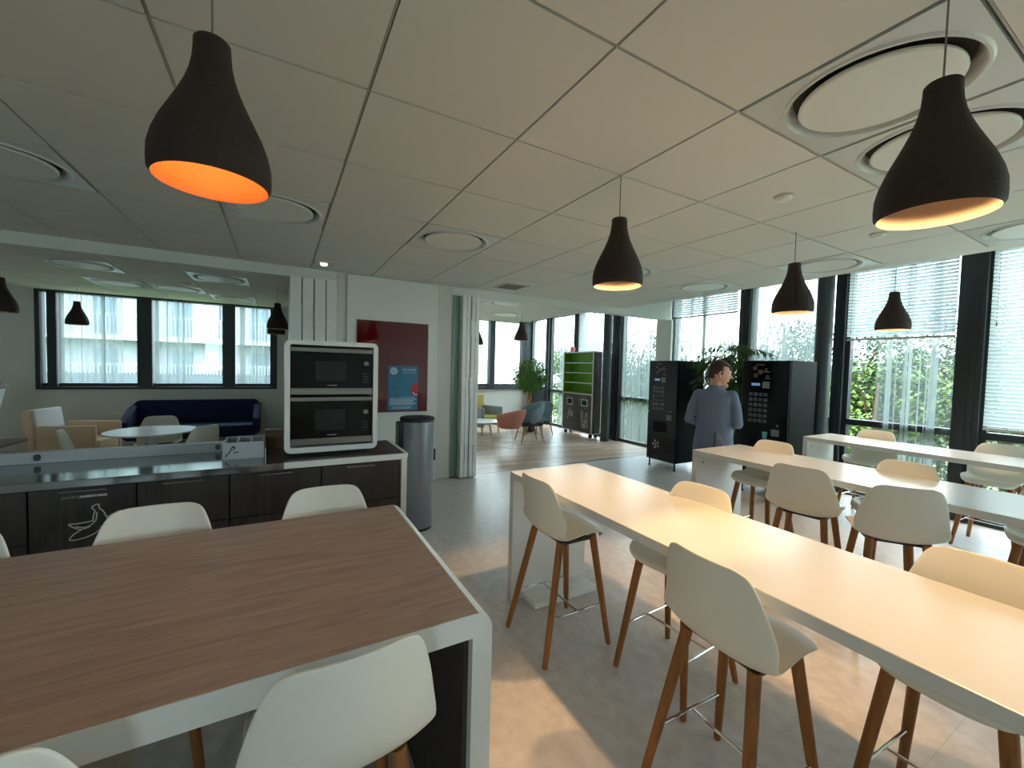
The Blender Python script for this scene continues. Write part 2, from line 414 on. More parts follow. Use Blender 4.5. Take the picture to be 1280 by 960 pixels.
# last bay above the dark spandrel
w = struct(bpy.data.objects.new('window_10', None)); COL.objects.link(w); w.location = (XR, 10.7, 0)
bm = BM(); box(bm, 6.96, 7.06, 10.28, 10.34, 1.02, ZL); box(bm, 6.96, 7.06, 11.1, 11.2, 1.02, ZL); box(bm, 6.96, 7.06, 10.34, 11.1, 1.04, 1.1); box(bm, 6.96, 7.06, 10.34, 11.1, ZL-.06, ZL)
obj('window_frame', bm, M['frame'], w, world=True)
bm = BM(); box(bm, 7.005, 7.013, 10.34, 11.1, 1.1, ZL-.06); obj('glass', bm, M['glass'], w, world=True)
def window_y(name, x0, x1, z0, z1, Y, posts, fw=.06, deep=.2):
    w = struct(bpy.data.objects.new(name, None)); COL.objects.link(w); w.location = ((x0+x1)/2, Y, z0)
    bm = BM()
    box(bm, x0, x0+fw, Y-.03, Y+deep, z0, z1); box(bm, x1-fw, x1, Y-.03, Y+deep, z0, z1)
    box(bm, x0+fw, x1-fw, Y-.03, Y+deep, z0, z0+.05); box(bm, x0+fw, x1-fw, Y-.03, Y+deep, z1-.05, z1)
    box(bm, x0+fw, x1-fw, Y+.1, Y+deep, z0+.05, z0+.11)
    for p, hw in posts: box(bm, p-hw, p+hw, Y-.01, Y+deep, z0+.05, z1-.05)
    obj('window_frame', bm, M['frame'], w, world=True)
    bm = BM(); box(bm, x0+fw, x1-fw, Y+.14, Y+.148, z0+.11, z1-.05); obj('glass', bm, M['glass'], w, world=True)
window_y('window_11', -3.72, -.05, 1.06, 2.84, YE1, [(-3.52, .06), (-2.26, .11), (-.92, .11), (-.14, .04)])
window_y('window_12', 3.0, 7.0, 1.04, 3.1, YE2, [(3.9, .08), (5.61, .085), (6.75, .09)])
window_y('window_13', -3.2, -1.6, 1.05, 2.55, YB-.15, [(-2.4, .05)], deep=.13)  # added unseen window behind the camera, lights the near stools and table edge
b = BM(); box(b, 3.0, 6.98, YE2-.14, YE2-.03, 1.0, 1.05); struct(obj('trim_30', b, M['frame']))

# round columns
for n, (x, y, z) in enumerate([(6.62, 2.93, 3.2), (6.64, 7.32, 3.2)]):
    bm = BM(); lathe(bm, [(0, 0), (.1, 0), (.1, z), (0, z)], 28, (x, y, 0)); struct(obj('trim_%d' % (40+n), bm, M['column'], smooth=True))

# ------------------------------------------------------------------ tables
def white_table(x0, x1, y0, y1, label):
    t = thing('high_table', label, 'table', ((x0+x1)/2, (y0+y1)/2, 0))
    bm = BM(); box(bm, x0, x1, y0, y1, .872, .92, .004); obj('tabletop', bm, M['white'], t, world=True)
    for y in (y1-.05, y0):
        bm = BM(); box(bm, x0, x1, y, y+.05, .0, .872, .004); obj('end_panel', bm, M['white'], t, world=True)
    bm = BM(); box(bm, x0+.1, x1-.02, y1-.22, y1-.05, .0, .045, .004); obj('foot_bar', bm, M['white_edge'], t, world=True)
    bm = BM(); tube(bm, [(x0+.09, y1-.052, .80), (x0+.09, y1-.0525-.006, .80)], .009, 12); obj('screw_cap', bm, M['steel'], t, world=True)
    return t
white_table(1.437, 2.10, -.75, 2.545, 'long white high table nearest the camera, lit warm by two pendants')
white_table(3.46, 4.20, -.75, 2.58, 'long white high table in the middle of the three, ending behind the man')
white_table(5.54, 6.20, -.75, 2.61, 'long white high table farthest back, beside the window wall')

t = thing('high_table', 'brown wood-topped high table with thick rounded white edge', 'table', (-1.0, 1.645, 0))
def waterfall(xa, xb, z1, th, r, n=6):
    out = [(xa, 0), (xa, z1-r)]
    for k in range(1, n+1):
        a = PI-(PI/2)*k/n; out.append((xa+r+r*math.cos(a), z1-r+r*math.sin(a)))
    for k in range(0, n+1):
        a = PI/2-(PI/2)*k/n; out.append((xb-r+r*math.cos(a), z1-r+r*math.sin(a)))
    out += [(xb, 0), (xb-th, 0), (xb-th, z1-.072), (xa+th, z1-.072), (xa+th, 0)]
    return out
bm = BM(); prism(bm, waterfall(-2.6, .572, .918, .065, .055), 'y', 1.10, 2.185); obj('edge_frame', bm, M['white_edge'], t, world=True, smooth=True)
bm = BM(); box(bm, -2.55, .525, 1.103, 2.182, .9175, .9205); obj('tabletop', bm, M['tblwood'], t, world=True)
bm = BM(); box(bm, .492, .507, 1.13, 2.155, 0, .846); obj('end_panel', bm, M['darkwood'], t, world=True)
bm = BM(); box(bm, -2.535, -2.52, 1.13, 2.155, 0, .846); obj('end_panel', bm, M['darkwood'], t, world=True)

# ------------------------------------------------------------------ bar stools
PROF = [(.224, .652, .150), (.238, .666, .170), (.230, .684, .188), (.19, .690, .201), (.13, .684, .208), (.05, .668, .213), (-.03, .652, .217), (-.085, .648, .222),
        (-.122, .662, .228), (-.146, .702, .231), (-.162, .76, .229), (-.174, .82, .220), (-.185, .875, .207), (-.194, .925, .192), (-.201, .965, .178), (-.206, .995, .163), (-.208, 1.012, .143), (-.209, 1.019, .105)]
def shell_bm(prof, dz=0, sc=1.0, nu=16):
    bm = BM(); rows = []
    for k, (x, z, hw) in enumerate(prof):
        back = min(1, max(0, (z-.69)/.08)) if x < -.05 else 0
        seat = 1-back
        row = []
        for i in range(nu+1):
            u = -1+2*i/nu
            s = math.sin(u*PI/2)*.35+u*.65
            xx = x+back*(.055*(hw*s/.22)**2-.012); zz = z+.052*abs(u)**2.4*max(0, 1-max(0, z-.65)/.16 if x < 0 else 1-max(0, x-.03)/.18)
            if k < 4: xx -= .05*abs(u)**3.
            row.append(bm.verts.new((xx*sc, hw*s*sc, zz*sc+dz)))
        rows.append(row)
    for a, c in zip(rows, rows[1:]):
        for i in range(nu): bm.faces.new((a[i], a[i+1], c[i+1], c[i]))
    return bm
def bar_stool(label, loc, rz):
    t = thing('bar_stool', label, 'bar stool', loc, rz, 'white shell bar stools')
    mods(obj('shell', shell_bm(PROF), M['shell'], t, smooth='full'), .010, 1, 1)
    legs = {}
    for sx in (1, -1):
        for sy in (1, -1):
            top = Vector((.145 if sx > 0 else -.095, sy*.135, .660 if sx > 0 else .655)); bot = Vector((sx*.232, sy*.212, .0))
            legs[sx, sy] = (top, bot)
            bm = BM(); tube(bm, [bot, bot.lerp(top, .03), bot.lerp(top, .55), top], [.0145, .016, .0205, .0225], 12)
            for v in bm.verts: v.co.z = max(v.co.z, 0)
            obj('leg', bm, M['leg'], t, smooth=True)
    bm = BM()
    box(bm, -.10, .155, -.148, -.122, .640, .656); box(bm, -.10, .155, .122, .148, .640, .656)
    for x in (-.06, .10): box(bm, x-.02, x+.02, -.122, .122, .636, .650)
    obj('seat_bracket', bm, M['black'], t)
    bm = BM(); at = lambda k, z: legs[k][1].lerp(legs[k][0], z/.668)
    fr = {}
    for sy in (1, -1):
        a, c = at((1, sy), .25), at((-1, sy), .25); fr[sy] = a.lerp(c, .5); tube(bm, [a, c], .0065, 8)
    tube(bm, [fr[1], fr[-1]], .0065, 8)
    obj('footrest', bm, M['chrome'], t, smooth=True)
    return t
R = math.radians
st0 = bar_stool('white bar stool at the left end of the nearest table, four legs in full view', (1.515, 2.04, 0), 0)
for lab, x, y, rz in [
    ('large white bar stool in the foreground at the nearest white table', 1.50, .90, R(-2)),
    ('bar stool across the nearest white table, its rounded back top glowing yellow', 1.90, 1.47, R(184)),
    ('bar stool across the nearest white table at the right edge, seat showing below the top', 2.03, .43, R(178)),
    ('bar stool with its back squarely to us at the middle table, nearer the man', 3.40, 1.56, R(10)),
    ('bar stool at the middle white table turned so its seat shows left of its back', 3.38, 1.06, R(36)),
    ('bar stool across the middle white table, nearest the man', 3.95, 2.19, R(180)),
    ('bar stool with only its back showing above the middle of the middle white table', 3.99, 1.25, R(176)),
    ('bar stool at the right edge, only seat and legs under the middle white table', 4.20, .52, R(180)),
    ('bar stool at the window side of the farthest white table, near its left end', 6.06, 2.15, R(180)),
    ('bar stool at the window side of the farthest white table, near the right picture edge', 6.12, 1.17, R(178)),
    ('bar stool at the far side of the brown table, in front of the banana drawing', -.46, 2.10, R(-90)),
    ('bar stool at the far side of the brown table, in front of the microwaves', .21, 2.11, R(-90)),
    ('bar stool behind the brown table, a sliver at the left picture edge', -1.06, 2.06, R(-88)),
    ('big pale bar stool back in the bottom foreground by the brown table', .135, 1.14, R(93)),
    ('bar stool at the bottom left picture corner, just the top of its back showing', -.50, 1.15, R(90)),
]: dup(st0, (x, y, 0), rz, lab)

# ------------------------------------------------------------------ kitchen counter
YF, YK = 3.42, 4.10
def flat_line(bm, pts, w, M4):
    """thin raised stroke along a 2-D polyline on a panel"""
    P = [Vector((p[0], p[1], 0)) for p in pts]; n = len(P); L = []; Rr = []
    for i in range(n):
        d = (P[min(i+1, n-1)]-P[max(i-1, 0)]).normalized(); s = Vector((-d.y, d.x, 0))*w/2
        L.append(P[i]+s); Rr.append(P[i]-s)
    for z in (0.0012,):
        lv = [bm.verts.new(M4 @ (v+Vector((0, 0, z)))) for v in L]; rv = [bm.verts.new(M4 @ (v+Vector((0, 0, z)))) for v in Rr]
        lb = [bm.verts.new(M4 @ v) for v in L]; rb = [bm.verts.new(M4 @ v) for v in Rr]
    for i in range(n-1):
        bm.faces.new((lv[i], lv[i+1], rv[i+1], rv[i])); bm.faces.new((lb[i], lb[i+1], lv[i+1], lv[i])); bm.faces.new((rv[i], rv[i+1], rb[i+1], rb[i]))
def smooth_pts(pts, n=5):
    out = []
    for i in range(len(pts)-1):
        p0 = pts[max(i-1, 0)]; p1 = pts[i]; p2 = pts[i+1]; p3 = pts[min(i+2, len(pts)-1)]
        for k in range(n):
            t_ = k/n
            out.append(tuple(.5*((2*p1[j])+(-p0[j]+p2[j])*t_+(2*p0[j]-5*p1[j]+4*p2[j]-p3[j])*t_**2+(-p0[j]+3*p1[j]-3*p2[j]+p3[j])*t_**3) for j in (0, 1)))
    out.append(pts[-1]); return out
FRONT = Matrix(((1, 0, 0, 0), (0, 0, -1, 0), (0, 1, 0, 0), (0, 0, 0, 1)))   # (u, v, out) -> (x, -y, z)
units = [(-2.6, -1.272, None, 'far left base cabinet of the dark counter, cut by the picture edge'),
         (-1.268, -.792, (-1.134, -.923), 'dark base cabinet with the white banana drawing and food waste lettering'),
         (-.788, -.302, (-.657, -.443), 'dark base cabinet under the pale tray, right of the banana drawing'),
         (-.298, .278, (-.134, .082), 'dark base cabinet under the left half of the microwaves'),
         (.282, .876, (.458, .669), 'dark base cabinet at the right end of the counter by the bin')]
for x0, x1, hd, lab in units:
    t = thing('base_cabinet', lab, 'cabinet', ((x0+x1)/2, (YF+YK)/2, 0))
    bm = BM(); box(bm, x0, x1, YF+.022, YK-.02, .10, .872); box(bm, x0+.01, x1-.01, YF+.06, YK-.05, 0, .10)
    obj('carcass', bm, M['darkwood'], t, world=True)
    waste = hd is not None and hd[0] < -1
    if waste:
        bm = BM(); box(bm, x0+.003, x1-.003, YF, YF+.02, .105, .868, .0015); d = obj('door', bm, M['darkwood'], t, world=True)
    else:
        bm = BM(); box(bm, x0+.003, x1-.003, YF, YF+.02, .560, .868, .0015); d = obj('drawer', bm, M['darkwood'], t, world=True)
        bm = BM(); box(bm, x0+.003, x1-.003, YF, YF+.02, .105, .554, .0015); obj('door', bm, M['darkwood'], t, world=True)
    if hd:
        bm = BM(); a, c = hd
        tube(bm, [(a, YF-.026, .852), (c, YF-.026, .852)], .0045, 8)
        for q in (a+.02, c-.02): tube(bm, [(q, YF-.026, .852), (q, YF+.001, .852)], .004, 8)
        bm.transform(Matrix.Translation(-t.location))
        h = obj('handle', bm, M['steel'], d, smooth=True); h['label'] = 'thin steel bar handle'
    if waste:
        B4 = Matrix.Translation((0, YF, 0)) @ FRONT
        b1 = text_bm('DÉCHETS', .026, Matrix.Identity(4)); b2 = text_bm('ALIMENTAIRES', .026, Matrix.Identity(4), bold=.0009)
        w1, w2 = width_of(b1), width_of(b2); s = .205/(w1+w2+.003)
        b1.transform(B4 @ Matrix.Translation((-1.131, .806, .0008)) @ Matrix.Diagonal((s, s, 1, 1)))
        b2.transform(B4 @ Matrix.Translation((-1.131+s*(w1+.003), .806, .0008)) @ Matrix.Diagonal((s, s, 1, 1)))
        for bb, mm, nm in ((b1, M['dimline'], 'lettering'), (b2, M['line'], 'lettering')):
            bb.transform(Matrix.Translation(-t.location)); o = obj(nm, bb, mm, d)
            o['label'] = 'thin grey lettering' if mm is M['dimline'] else 'bold white lettering'
        # banana peel, drawn in crop pixels (1280x582 over px 40..260, 600..700)
        def C(u, v):
            x = -1.1+(u-270)/(520-270)*(.151); z = .757-(v-172)/(440-172)*.205
            return (x, z)
        strokes = [[(520, 350), (480, 395), (410, 425), (330, 440), (275, 435), (300, 400), (360, 365), (430, 335), (468, 300), (478, 235)],
                   [(430, 345), (360, 362), (305, 340), (272, 312), (330, 312), (400, 308), (446, 303)],
                   [(318, 335), (370, 348), (420, 342)],
                   [(446, 310), (452, 260), (462, 225), (442, 200), (452, 182), (490, 173), (497, 205), (530, 240), (548, 280), (572, 310)],
                   [(555, 285), (600, 262), (655, 243), (658, 258), (620, 285), (575, 310), (560, 330)],
                   [(500, 360), (545, 345), (600, 345), (640, 372)]]
        bb = BM()
        for sct in strokes: flat_line(bb, smooth_pts([C(*p) for p in sct], 5), .0058, B4)
        bb.transform(Matrix.Translation(-t.location)); o = obj('banana_drawing', bb, M['line'], d); o['label'] = 'white line drawing of a banana peel'
# worktop: grey steel left, white edged dark wood right
t = thing('worktop', 'long grey counter worktop with white-edged dark end under the microwaves', 'worktop', (-.8, 3.76, .872))
bm = BM(); box(bm, -2.6, .03, YF-.01, YK, .872, .92, .003); o = obj('steel_top', bm, M['worktop'], t, world=True); o['label'] = 'grey metal left portion'
bm = BM(); box(bm, .03, .935, YF+.012, YK, .874, .9195); obj('wood_top', bm, M['darkwood_top'], t, world=True)
bm = BM(); box(bm, .03, .935, YF-.012, YF+.012, .876, .922, .002); box(bm, .915, .945, YF+.012, YK, .90, .922, .002); obj('edge_strip', bm, M['white_edge'], t, world=True)
bm = BM(); prism(bm, rrect(YF-.012, YK, -.02, .872, .012), 'x', .885, .93)
for v in bm.verts: v.co.z = max(v.co.z, 0)
obj('end_panel', bm, M['white_edge'], t, world=True)
bm = BM(); box(bm, -2.6, -.37, 4.02, 4.08, .92, .998, .003); u = obj('upstand', bm, M['upstand'], t, world=True)
for x in (-1.44, -.43):
    bm = BM(); prism(bm, [(x+.016*p, .962+.022*q) for p, q in rrect(-1, 1, -1, 1, .7)], 'y', 4.012, 4.021); bm.transform(Matrix.Translation(-t.location)); o = obj('socket', bm, M['black'], u)

# cutlery tray
t = thing('cutlery_tray', 'pale grey open cutlery box with dividers on the counter', 'tray', (-.235, 3.84, .92))
bm = BM(); x0, x1, y0, y1 = -.368, -.104, 3.69, 4.0
for a in (x0, x1-.008): box(bm, a, a+.008, y0, y1, .92, 1.045)
box(bm, x0+.008, x1-.008, y0, y0+.008, .92, 1.045); box(bm, x0+.008, x1-.008, y1-.008, y1, .92, 1.045); box(bm, x0+.008, x1-.008, y0+.008, y1-.008, .92, .93)
obj('tray_body', bm, M['upstand'], t, world=True)
bm = BM()
for x in (-.284, -.196): box(bm, x, x+.006, y0+.008, y1-.008, .93, 1.04)
obj('divider', bm, M['white_edge'], t, world=True)
bm = BM(); B4 = Matrix.Translation((-.35, 3.69, .95)) @ FRONT
for st in ([(0, .005), (.02, .012), (.03, .03), (.04, .055), (.05, .07)], [(.05, .02), (.075, .02), (.08, .03)], [(.045, .04), (.06, .05), (.055, .065), (.045, .055)], [(.0, -.01), (.012, .002)]):
    flat_line(bm, smooth_pts(st, 3), .007, B4)
obj('cutlery_print', bm, M['black'], t, world=True)
t = tag(obj('wooden_box', box(box(BM(), -.10, .03, 4.0, 4.09, .92, 1.075, .003), -.105, .035, 3.995, 4.095, 1.07, 1.085, .002), M['deskwood']), 'small dark brown wooden box beside the microwaves', 'box')

# microwave tower
t = thing('microwave_housing', 'white rounded cabinet holding two microwaves on the counter', 'microwave cabinet', (.38, 3.85, .92))
X0, X1, Z0, Z1, Y0, Y1 = .033, .725, .948, 1.832, 3.60, 4.08
bm = BM(); prism(bm, rrect(X0, X1, Z0, Z1, .045, 6), 'y', Y0, Y1)
bm2 = BM()
outer = rrect(X0, X1, Z0, Z1, .045, 6); inner = rrect(X0+.038, X1-.038, Z0+.042, Z1-.036, .012, 6)
bm.free(); bm = BM()
ro = [[bm.verts.new((u, y, v)) for u, v in pl] for pl, y in ((outer, Y0), (outer, Y1), (inner, Y0), (inner, Y1-.02))]
n = len(outer)
for k in range(n):
    k2 = (k+1) % n
    bm.faces.new((ro[0][k], ro[0][k2], ro[1][k2], ro[1][k])); bm.faces.new((ro[0][k], ro[0][k2], ro[2][k2], ro[2][k])); bm.faces.new((ro[2][k], ro[2][k2], ro[3][k2], ro[3][k]))
bm.faces.new(ro[1]); bm.faces.new(ro[3]); bm2.free()
obj('housing', bm, M['white_edge'], t, world=True)
for x in (.10, .52):
    bm = BM(); box(bm, x, x+.13, Y0+.06, Y1-.08, .92, .949); obj('foot', bm, M['black'], t, world=True)
def microwave(z0, z1, lab, top):
    t = thing('microwave', lab, 'microwave', (.38, 3.8, z0))
    a, c = X0+.042, X1-.042
    bm = BM(); box(bm, a, c, Y0+.03, Y1-.05, z0, z1); obj('body', bm, M['black'], t, world=True)
    bm = BM(); box(bm, a, c, Y0+.012, Y0+.03, z0+.055, z1-.035, .003); d = obj('door', bm, M['gloss'], t, world=True)
    bm = BM(); prism(bm, rrect(a+.17, a+.40, z0+.11, z1-.10, .02), 'y', Y0+.0105, Y0+.0125); bm.transform(Matrix.Translation(-t.location)); o = obj('door_window', bm, mat('dark_mesh_'+str(z0), rgb(26, 30, 31), .2), d)
    bm = BM(); box(bm, a, c, Y0+.008, Y0+.03, z0, z0+.052, .003); obj('lower_trim', bm, M['steel'], t, world=True)
    bm = BM(); box(bm, a, c, Y0+.008, Y0+.03, z1-.032, z1, .003); obj('upper_trim', bm, M['steel'], t, world=True)
    bm = BM(); tube(bm, [(c-.055, Y0+.012, z0+.255), (c-.055, Y0-.008, z0+.255), (c-.055, Y0-.012, z0+.255)], [.021, .021, .017], 24); obj('knob', bm, M['steel'], t, world=True, smooth=True)
    bm = BM()
    for r_ in range(4):
        for q in range(3): box(bm, c-.075+q*.016, c-.066+q*.016, Y0+.0105, Y0+.0125, z0+.10+r_*.022, z0+.108+r_*.022)
    obj('keypad', bm, M['key'], t, world=True)
    bm = BM(); box(bm, a+.26, a+.33, Y0+.0105, Y0+.0125, z0+.07, z0+.079); obj('maker_badge', bm, M['sticker'], t, world=True)
microwave(1.405, 1.775, 'upper black microwave with steel trims in the white cabinet', True)
microwave(1.005, 1.385, 'lower black microwave with steel trims in the white cabinet', False)

# tall bin
t = thing('waste_bin', 'tall grey cylindrical bin with black lid beside the counter', 'bin', (1.225, 4.12, 0))
bm = BM(); lathe(bm, [(0, .03), (.165, .03), (.168, .04), (.168, 1.10), (0, 1.10)], 40); obj('bin_body', bm, M['bin'], t, smooth=True)
bm = BM(); lathe(bm, [(0, 0), (.16, 0), (.16, .03), (0, .03)], 40); obj('base_ring', bm, M['black'], t, smooth=True)
bm = BM(); lathe(bm, [(.172, 1.095), (.174, 1.10), (.174, 1.125), (.165, 1.135), (.12, 1.130), (0, 1.128)], 40); obj('lid', bm, M['black'], t, smooth=True)
bm = BM(); box(bm, -.20, -.05, -.06, .10, 0.02, 1.09, .02, 3); obj('rear_box', bm, M['black'], t)
bm = BM(); box(bm, .155, .185, -.04, .0, .68, .80, .006); obj('handle', bm, M['black'], t)

# ------------------------------------------------------------------ red board + poster
YW = 5.70
t = thing('glass_board', 'dark red glossy glass board on the white wall', 'board', (1.35, YW, 1.0))
bm = BM(); box(bm, .872, 1.825, YW-.018, YW-.004, 1.012, 2.235, .002); obj('glass_panel', bm, M['red'], t, world=True)
for x in (.95, 1.75):
    for z in (1.1, 2.15):
        bm = BM(); tube(bm, [(x, YW-.005, z), (x, YW, z)], .012, 12); obj('wall_fixing', bm, M['steel'], t, world=True)
t = thing('poster', 'blue poster with white heading and red spot on the red board', 'poster', (1.5, YW-.02, 1.03))
px0, px1, pz0, pz1 = 1.278, 1.685, 1.035, 1.642
bm = BM(); box(bm, px0, px1, YW-.0215, YW-.019, pz0, pz1); obj('sheet', bm, M['poster'], t, world=True)
PY = YW-.0217
def pprint(name, bm, m): obj(name, bm, m, t, world=True)
bm = BM(); prism(bm, [(px0+.075+.05*math.cos(2*PI*k/24), pz1-.07+.05*math.sin(2*PI*k/24)) for k in range(24)], 'y', PY-.0008, PY); pprint('round_emblem', bm, M['paper'])
bm = BM(); flat_line(bm, [(px0+.075+.022*math.cos(2*PI*k/12), pz1-.07+.022*math.sin(2*PI*k/12)) for k in range(13)], .008, Matrix.Translation((0, PY-.001, 0)) @ FRONT); pprint('emblem_ring', bm, M['dimline'])
PM = Matrix.Translation((0, PY-.0004, 0)) @ FRONT
for body, size, x, z, bold in (('QUE TU BOIS', .034, px0+.19, pz1-.062, .001), ('A QUOI TON EAU', .025, px0+.19, pz1-.098, 0)):
    q = text_bm(body, size, Matrix.Identity(4), bold); s = .185/width_of(q)
    q.transform(PM @ Matrix.Translation((x, z, 0)) @ Matrix.Diagonal((s, 1, 1, 1))); pprint('heading', q, M['paper'])
bm = BM()
for st in ([(.03, .40), (.10, .44), (.17, .46), (.26, .455)], [(.06, .22), (.05, .32), (.10, .38), (.17, .36), (.2, .28), (.16, .2), (.09, .2)], [(.17, .4), (.2, .34), (.27, .35), (.3, .3)], [(.24, .30), (.25, .2)], [(.1, .3), (.15, .25), (.14, .32)]):
    flat_line(bm, smooth_pts([(px0+u, pz0+v-.02) for u, v in st], 5), .012, PM)
pprint('illustration', bm, M['poster2'])
bm = BM(); prism(bm, [(px1+.0-.1*math.sin(PI*k/20), pz0+.285+.1*math.cos(PI*k/20)) for k in range(21)], 'y', PY-.001, PY); pprint('red_spot', bm, M['posterred'])
bm = BM(); flat_line(bm, smooth_pts([(px1-.065, pz0+.25), (px1-.045, pz0+.215), (px1-.005, pz0+.215)], 5), .014, Matrix.Translation((0, PY-.0012, 0)) @ FRONT); pprint('spot_stroke', bm, M['paper'])
bm = BM()
flat_line(bm, [(px0+.04, pz0+.172), (px1-.04, pz0+.176)], .008, PM)
for k in range(5): flat_line(bm, [(px0+.02, pz0+.15-.018*k), (px1-.02-.03*(k % 3), pz0+.15-.018*k)], .009, PM)
for k in range(2): flat_line(bm, [(px0+.05, pz0+.045-.018*k), (px1-.09, pz0+.045-.018*k)], .007, PM)
pprint('small_print', bm, M['paper'])

# ------------------------------------------------------------------ folding partitions
def partition(label, x0, x1, glassy):
    t = thing('folding_partition', label, 'partition', ((x0+x1)/2, 5.8, 0))
    n = 4; w = (x1-x0)/n
    if glassy:
        bm = BM(); box(bm, x0-.005, x0+.10, 5.72, 5.86, .02, 2.69); o = obj('edge_seal', bm, mat('green_seal', rgb(120, 150, 140), .3), t, world=True); x0 += .10; w = (x1-x0)/n
    for k in range(n):
        bm = BM(); box(bm, x0+k*w+.006, x0+(k+1)*w-.006, 5.60+.012*(k % 2), 6.55, .015, 2.685, .004); p = obj('panel', bm, M['white_edge'], t, world=True)
        if k < n-1:
            bm = BM()
            for z0, z1 in ((.25, .5), (1.2, 1.5), (2.1, 2.35)): box(bm, x0+(k+1)*w-.007, x0+(k+1)*w+.007, 5.598, 5.612, z0, z1)
            bm.transform(Matrix.Translation(-t.location)); obj('hinge', bm, M['steel'], p)
    return t
partition('stack of white folding wall panels right of the red board', 2.205, 2.585, True)
partition('stack of white folding wall panels behind the microwave cabinet', .10, .63, False)

# ------------------------------------------------------------------ ceiling fittings
def diffuser(label, x, y):
    t = thing('ceiling_diffuser', label, 'ceiling vent', (x, y, CZ), 0, 'round ceiling diffusers')
    r0, r1, h = .312, .262, T/2-.012
    bm = BM(); n = 48
    def sq(k):
        a = 2*PI*k/n; c, s = math.cos(a), math.sin(a); m_ = max(abs(c), abs(s)); return (h*c/m_, h*s/m_)
    rows = [[bm.verts.new((*sq(k), z)) for k in range(n)] for z in (.05, -.002)]
    for rr, z in ((r0+.014, -.002), (r0+.006, -.010), (r0-.004, -.010), (r0-.014, .004), (r0-.024, .03), (r0-.03, .055)):
        rows.append([bm.verts.new((rr*math.cos(2*PI*k/n), rr*math.sin(2*PI*k/n), z)) for k in range(n)])
    for a_, c_ in zip(rows, rows[1:]):
        for k in range(n): bm.faces.new((a_[k], a_[(k+1) % n], c_[(k+1) % n], c_[k]))
    bmesh.ops.recalc_face_normals(bm, faces=bm.faces)
    obj('plate', bm, M['plate'], t, smooth=True)
    bm = BM(); lathe(bm, [(0, -.014), (.12, -.013), (r1-.03, -.010), (r1-.008, -.012), (r1, -.006), (r1-.002, .004), (.05, .012), (.05, .05), (0, .05)], 48); obj('disc', bm, M['sensor'], t, smooth=True)
    bm = BM(); lathe(bm, [(0, .05), (r0-.026, .05), (r0-.026, .056), (0, .056)], 48); obj('gap', bm, M['void'], t, smooth=True)  # dark disc paints the shade inside the ring recess
    return t
tx = lambda i: T0X+(i+.5)*T
ty = lambda j: T0Y+(j+.5)*T
d0 = diffuser('largest round ceiling diffuser, beside the cord of the big right lamp', tx(2), ty(-1))
for lab, x, y in [('round ceiling diffuser behind the big right lamp shade', tx(3), ty(-1)),
    ('round ceiling diffuser at the right picture edge near the blinds', tx(6), ty(-1)),
    ('round ceiling diffuser above the second pendant from the window', tx(6), ty(1)),
    ('round ceiling diffuser above the vending machines near the window', tx(6), ty(3)),
    ('round ceiling diffuser half hidden by the middle pendant lamp', tx(4), ty(3)),
    ('round ceiling diffuser alone in the middle, above the red board', tx(1), ty(3)),
    ('round ceiling diffuser half hidden by the orange glowing lamp', tx(-1), ty(3)),
    ('round ceiling diffuser at the left picture edge', tx(-3), ty(3)),
    ('round ceiling diffuser over the lounge, farthest left of the nearer pair', tx(-4), ty(8)),
    ('round ceiling diffuser over the lounge, right one of the nearer pair', tx(-2), ty(8)),
    ('round ceiling diffuser over the lounge by the window, left of three', tx(-4), ty(10)),
    ('round ceiling diffuser over the lounge by the window, middle of three', tx(-3), ty(10)),
    ('round ceiling diffuser over the lounge by the window, right of three', tx(-2), ty(11)),
    ('round ceiling diffuser over the oak-floored lounge, left of two', tx(4), ty(7)),
    ('round ceiling diffuser over the oak-floored lounge, right of two', tx(5), ty(9))]:
    dup(d0, (x, y, CZ), 0, lab)
def detector(label, x, y):
    t = thing('smoke_detector', label, 'smoke detector', (x, y, CZ), 0, 'ceiling detectors')
    bm = BM(); lathe(bm, [(0, -.035), (.03, -.034), (.042, -.026), (.05, -.012), (.05, 0), (0, 0)], 24); obj('sensor_head', bm, M['sensor'], t, smooth=True)
    bm = BM(); lathe(bm, [(.051, -.012), (.058, -.008), (.058, 0), (.05, 0)], 24); obj('base_ring', bm, M['tbar'], t, smooth=True)
    return t
detector('white smoke detector on the ceiling between the middle and right lamps', 2.855, 1.533)
detector('white smoke detector on the ceiling below the big right lamp shade', 4.221, 1.52)
detector('small white detector on the lounge ceiling at left', -1.25, 8.0)
t = thing('emergency_light', 'small square emergency light hanging from the ceiling above the partition', 'emergency light', (.44, 5.27, CZ))
bm = BM(); box(bm, -.10, .10, -.10, .10, -.02, .006, .003); obj('housing', bm, M['tbar'], t)
bm = BM(); lathe(bm, [(0, -.05), (.03, -.045), (.04, -.03), (.04, -.02), (0, -.02)], 16); obj('lens', bm, mat('lens_glow', rgb(255, 250, 230), .3, emit=1.2), t, smooth=True)
t = thing('air_grille', 'small grey air grille in the ceiling near the partition', 'air grille', (2.88, 5.23, CZ))
bm = BM(); box(bm, -.2, .2, -.2, .2, -.008, .006, .002); obj('plate', bm, M['tbar'], t)
bm = BM()
for k in range(9): box(bm, -.15, .15, -.15+k*.034, -.15+k*.034+.022, -.012, -.007)
obj('slats', bm, M['cord'], t)

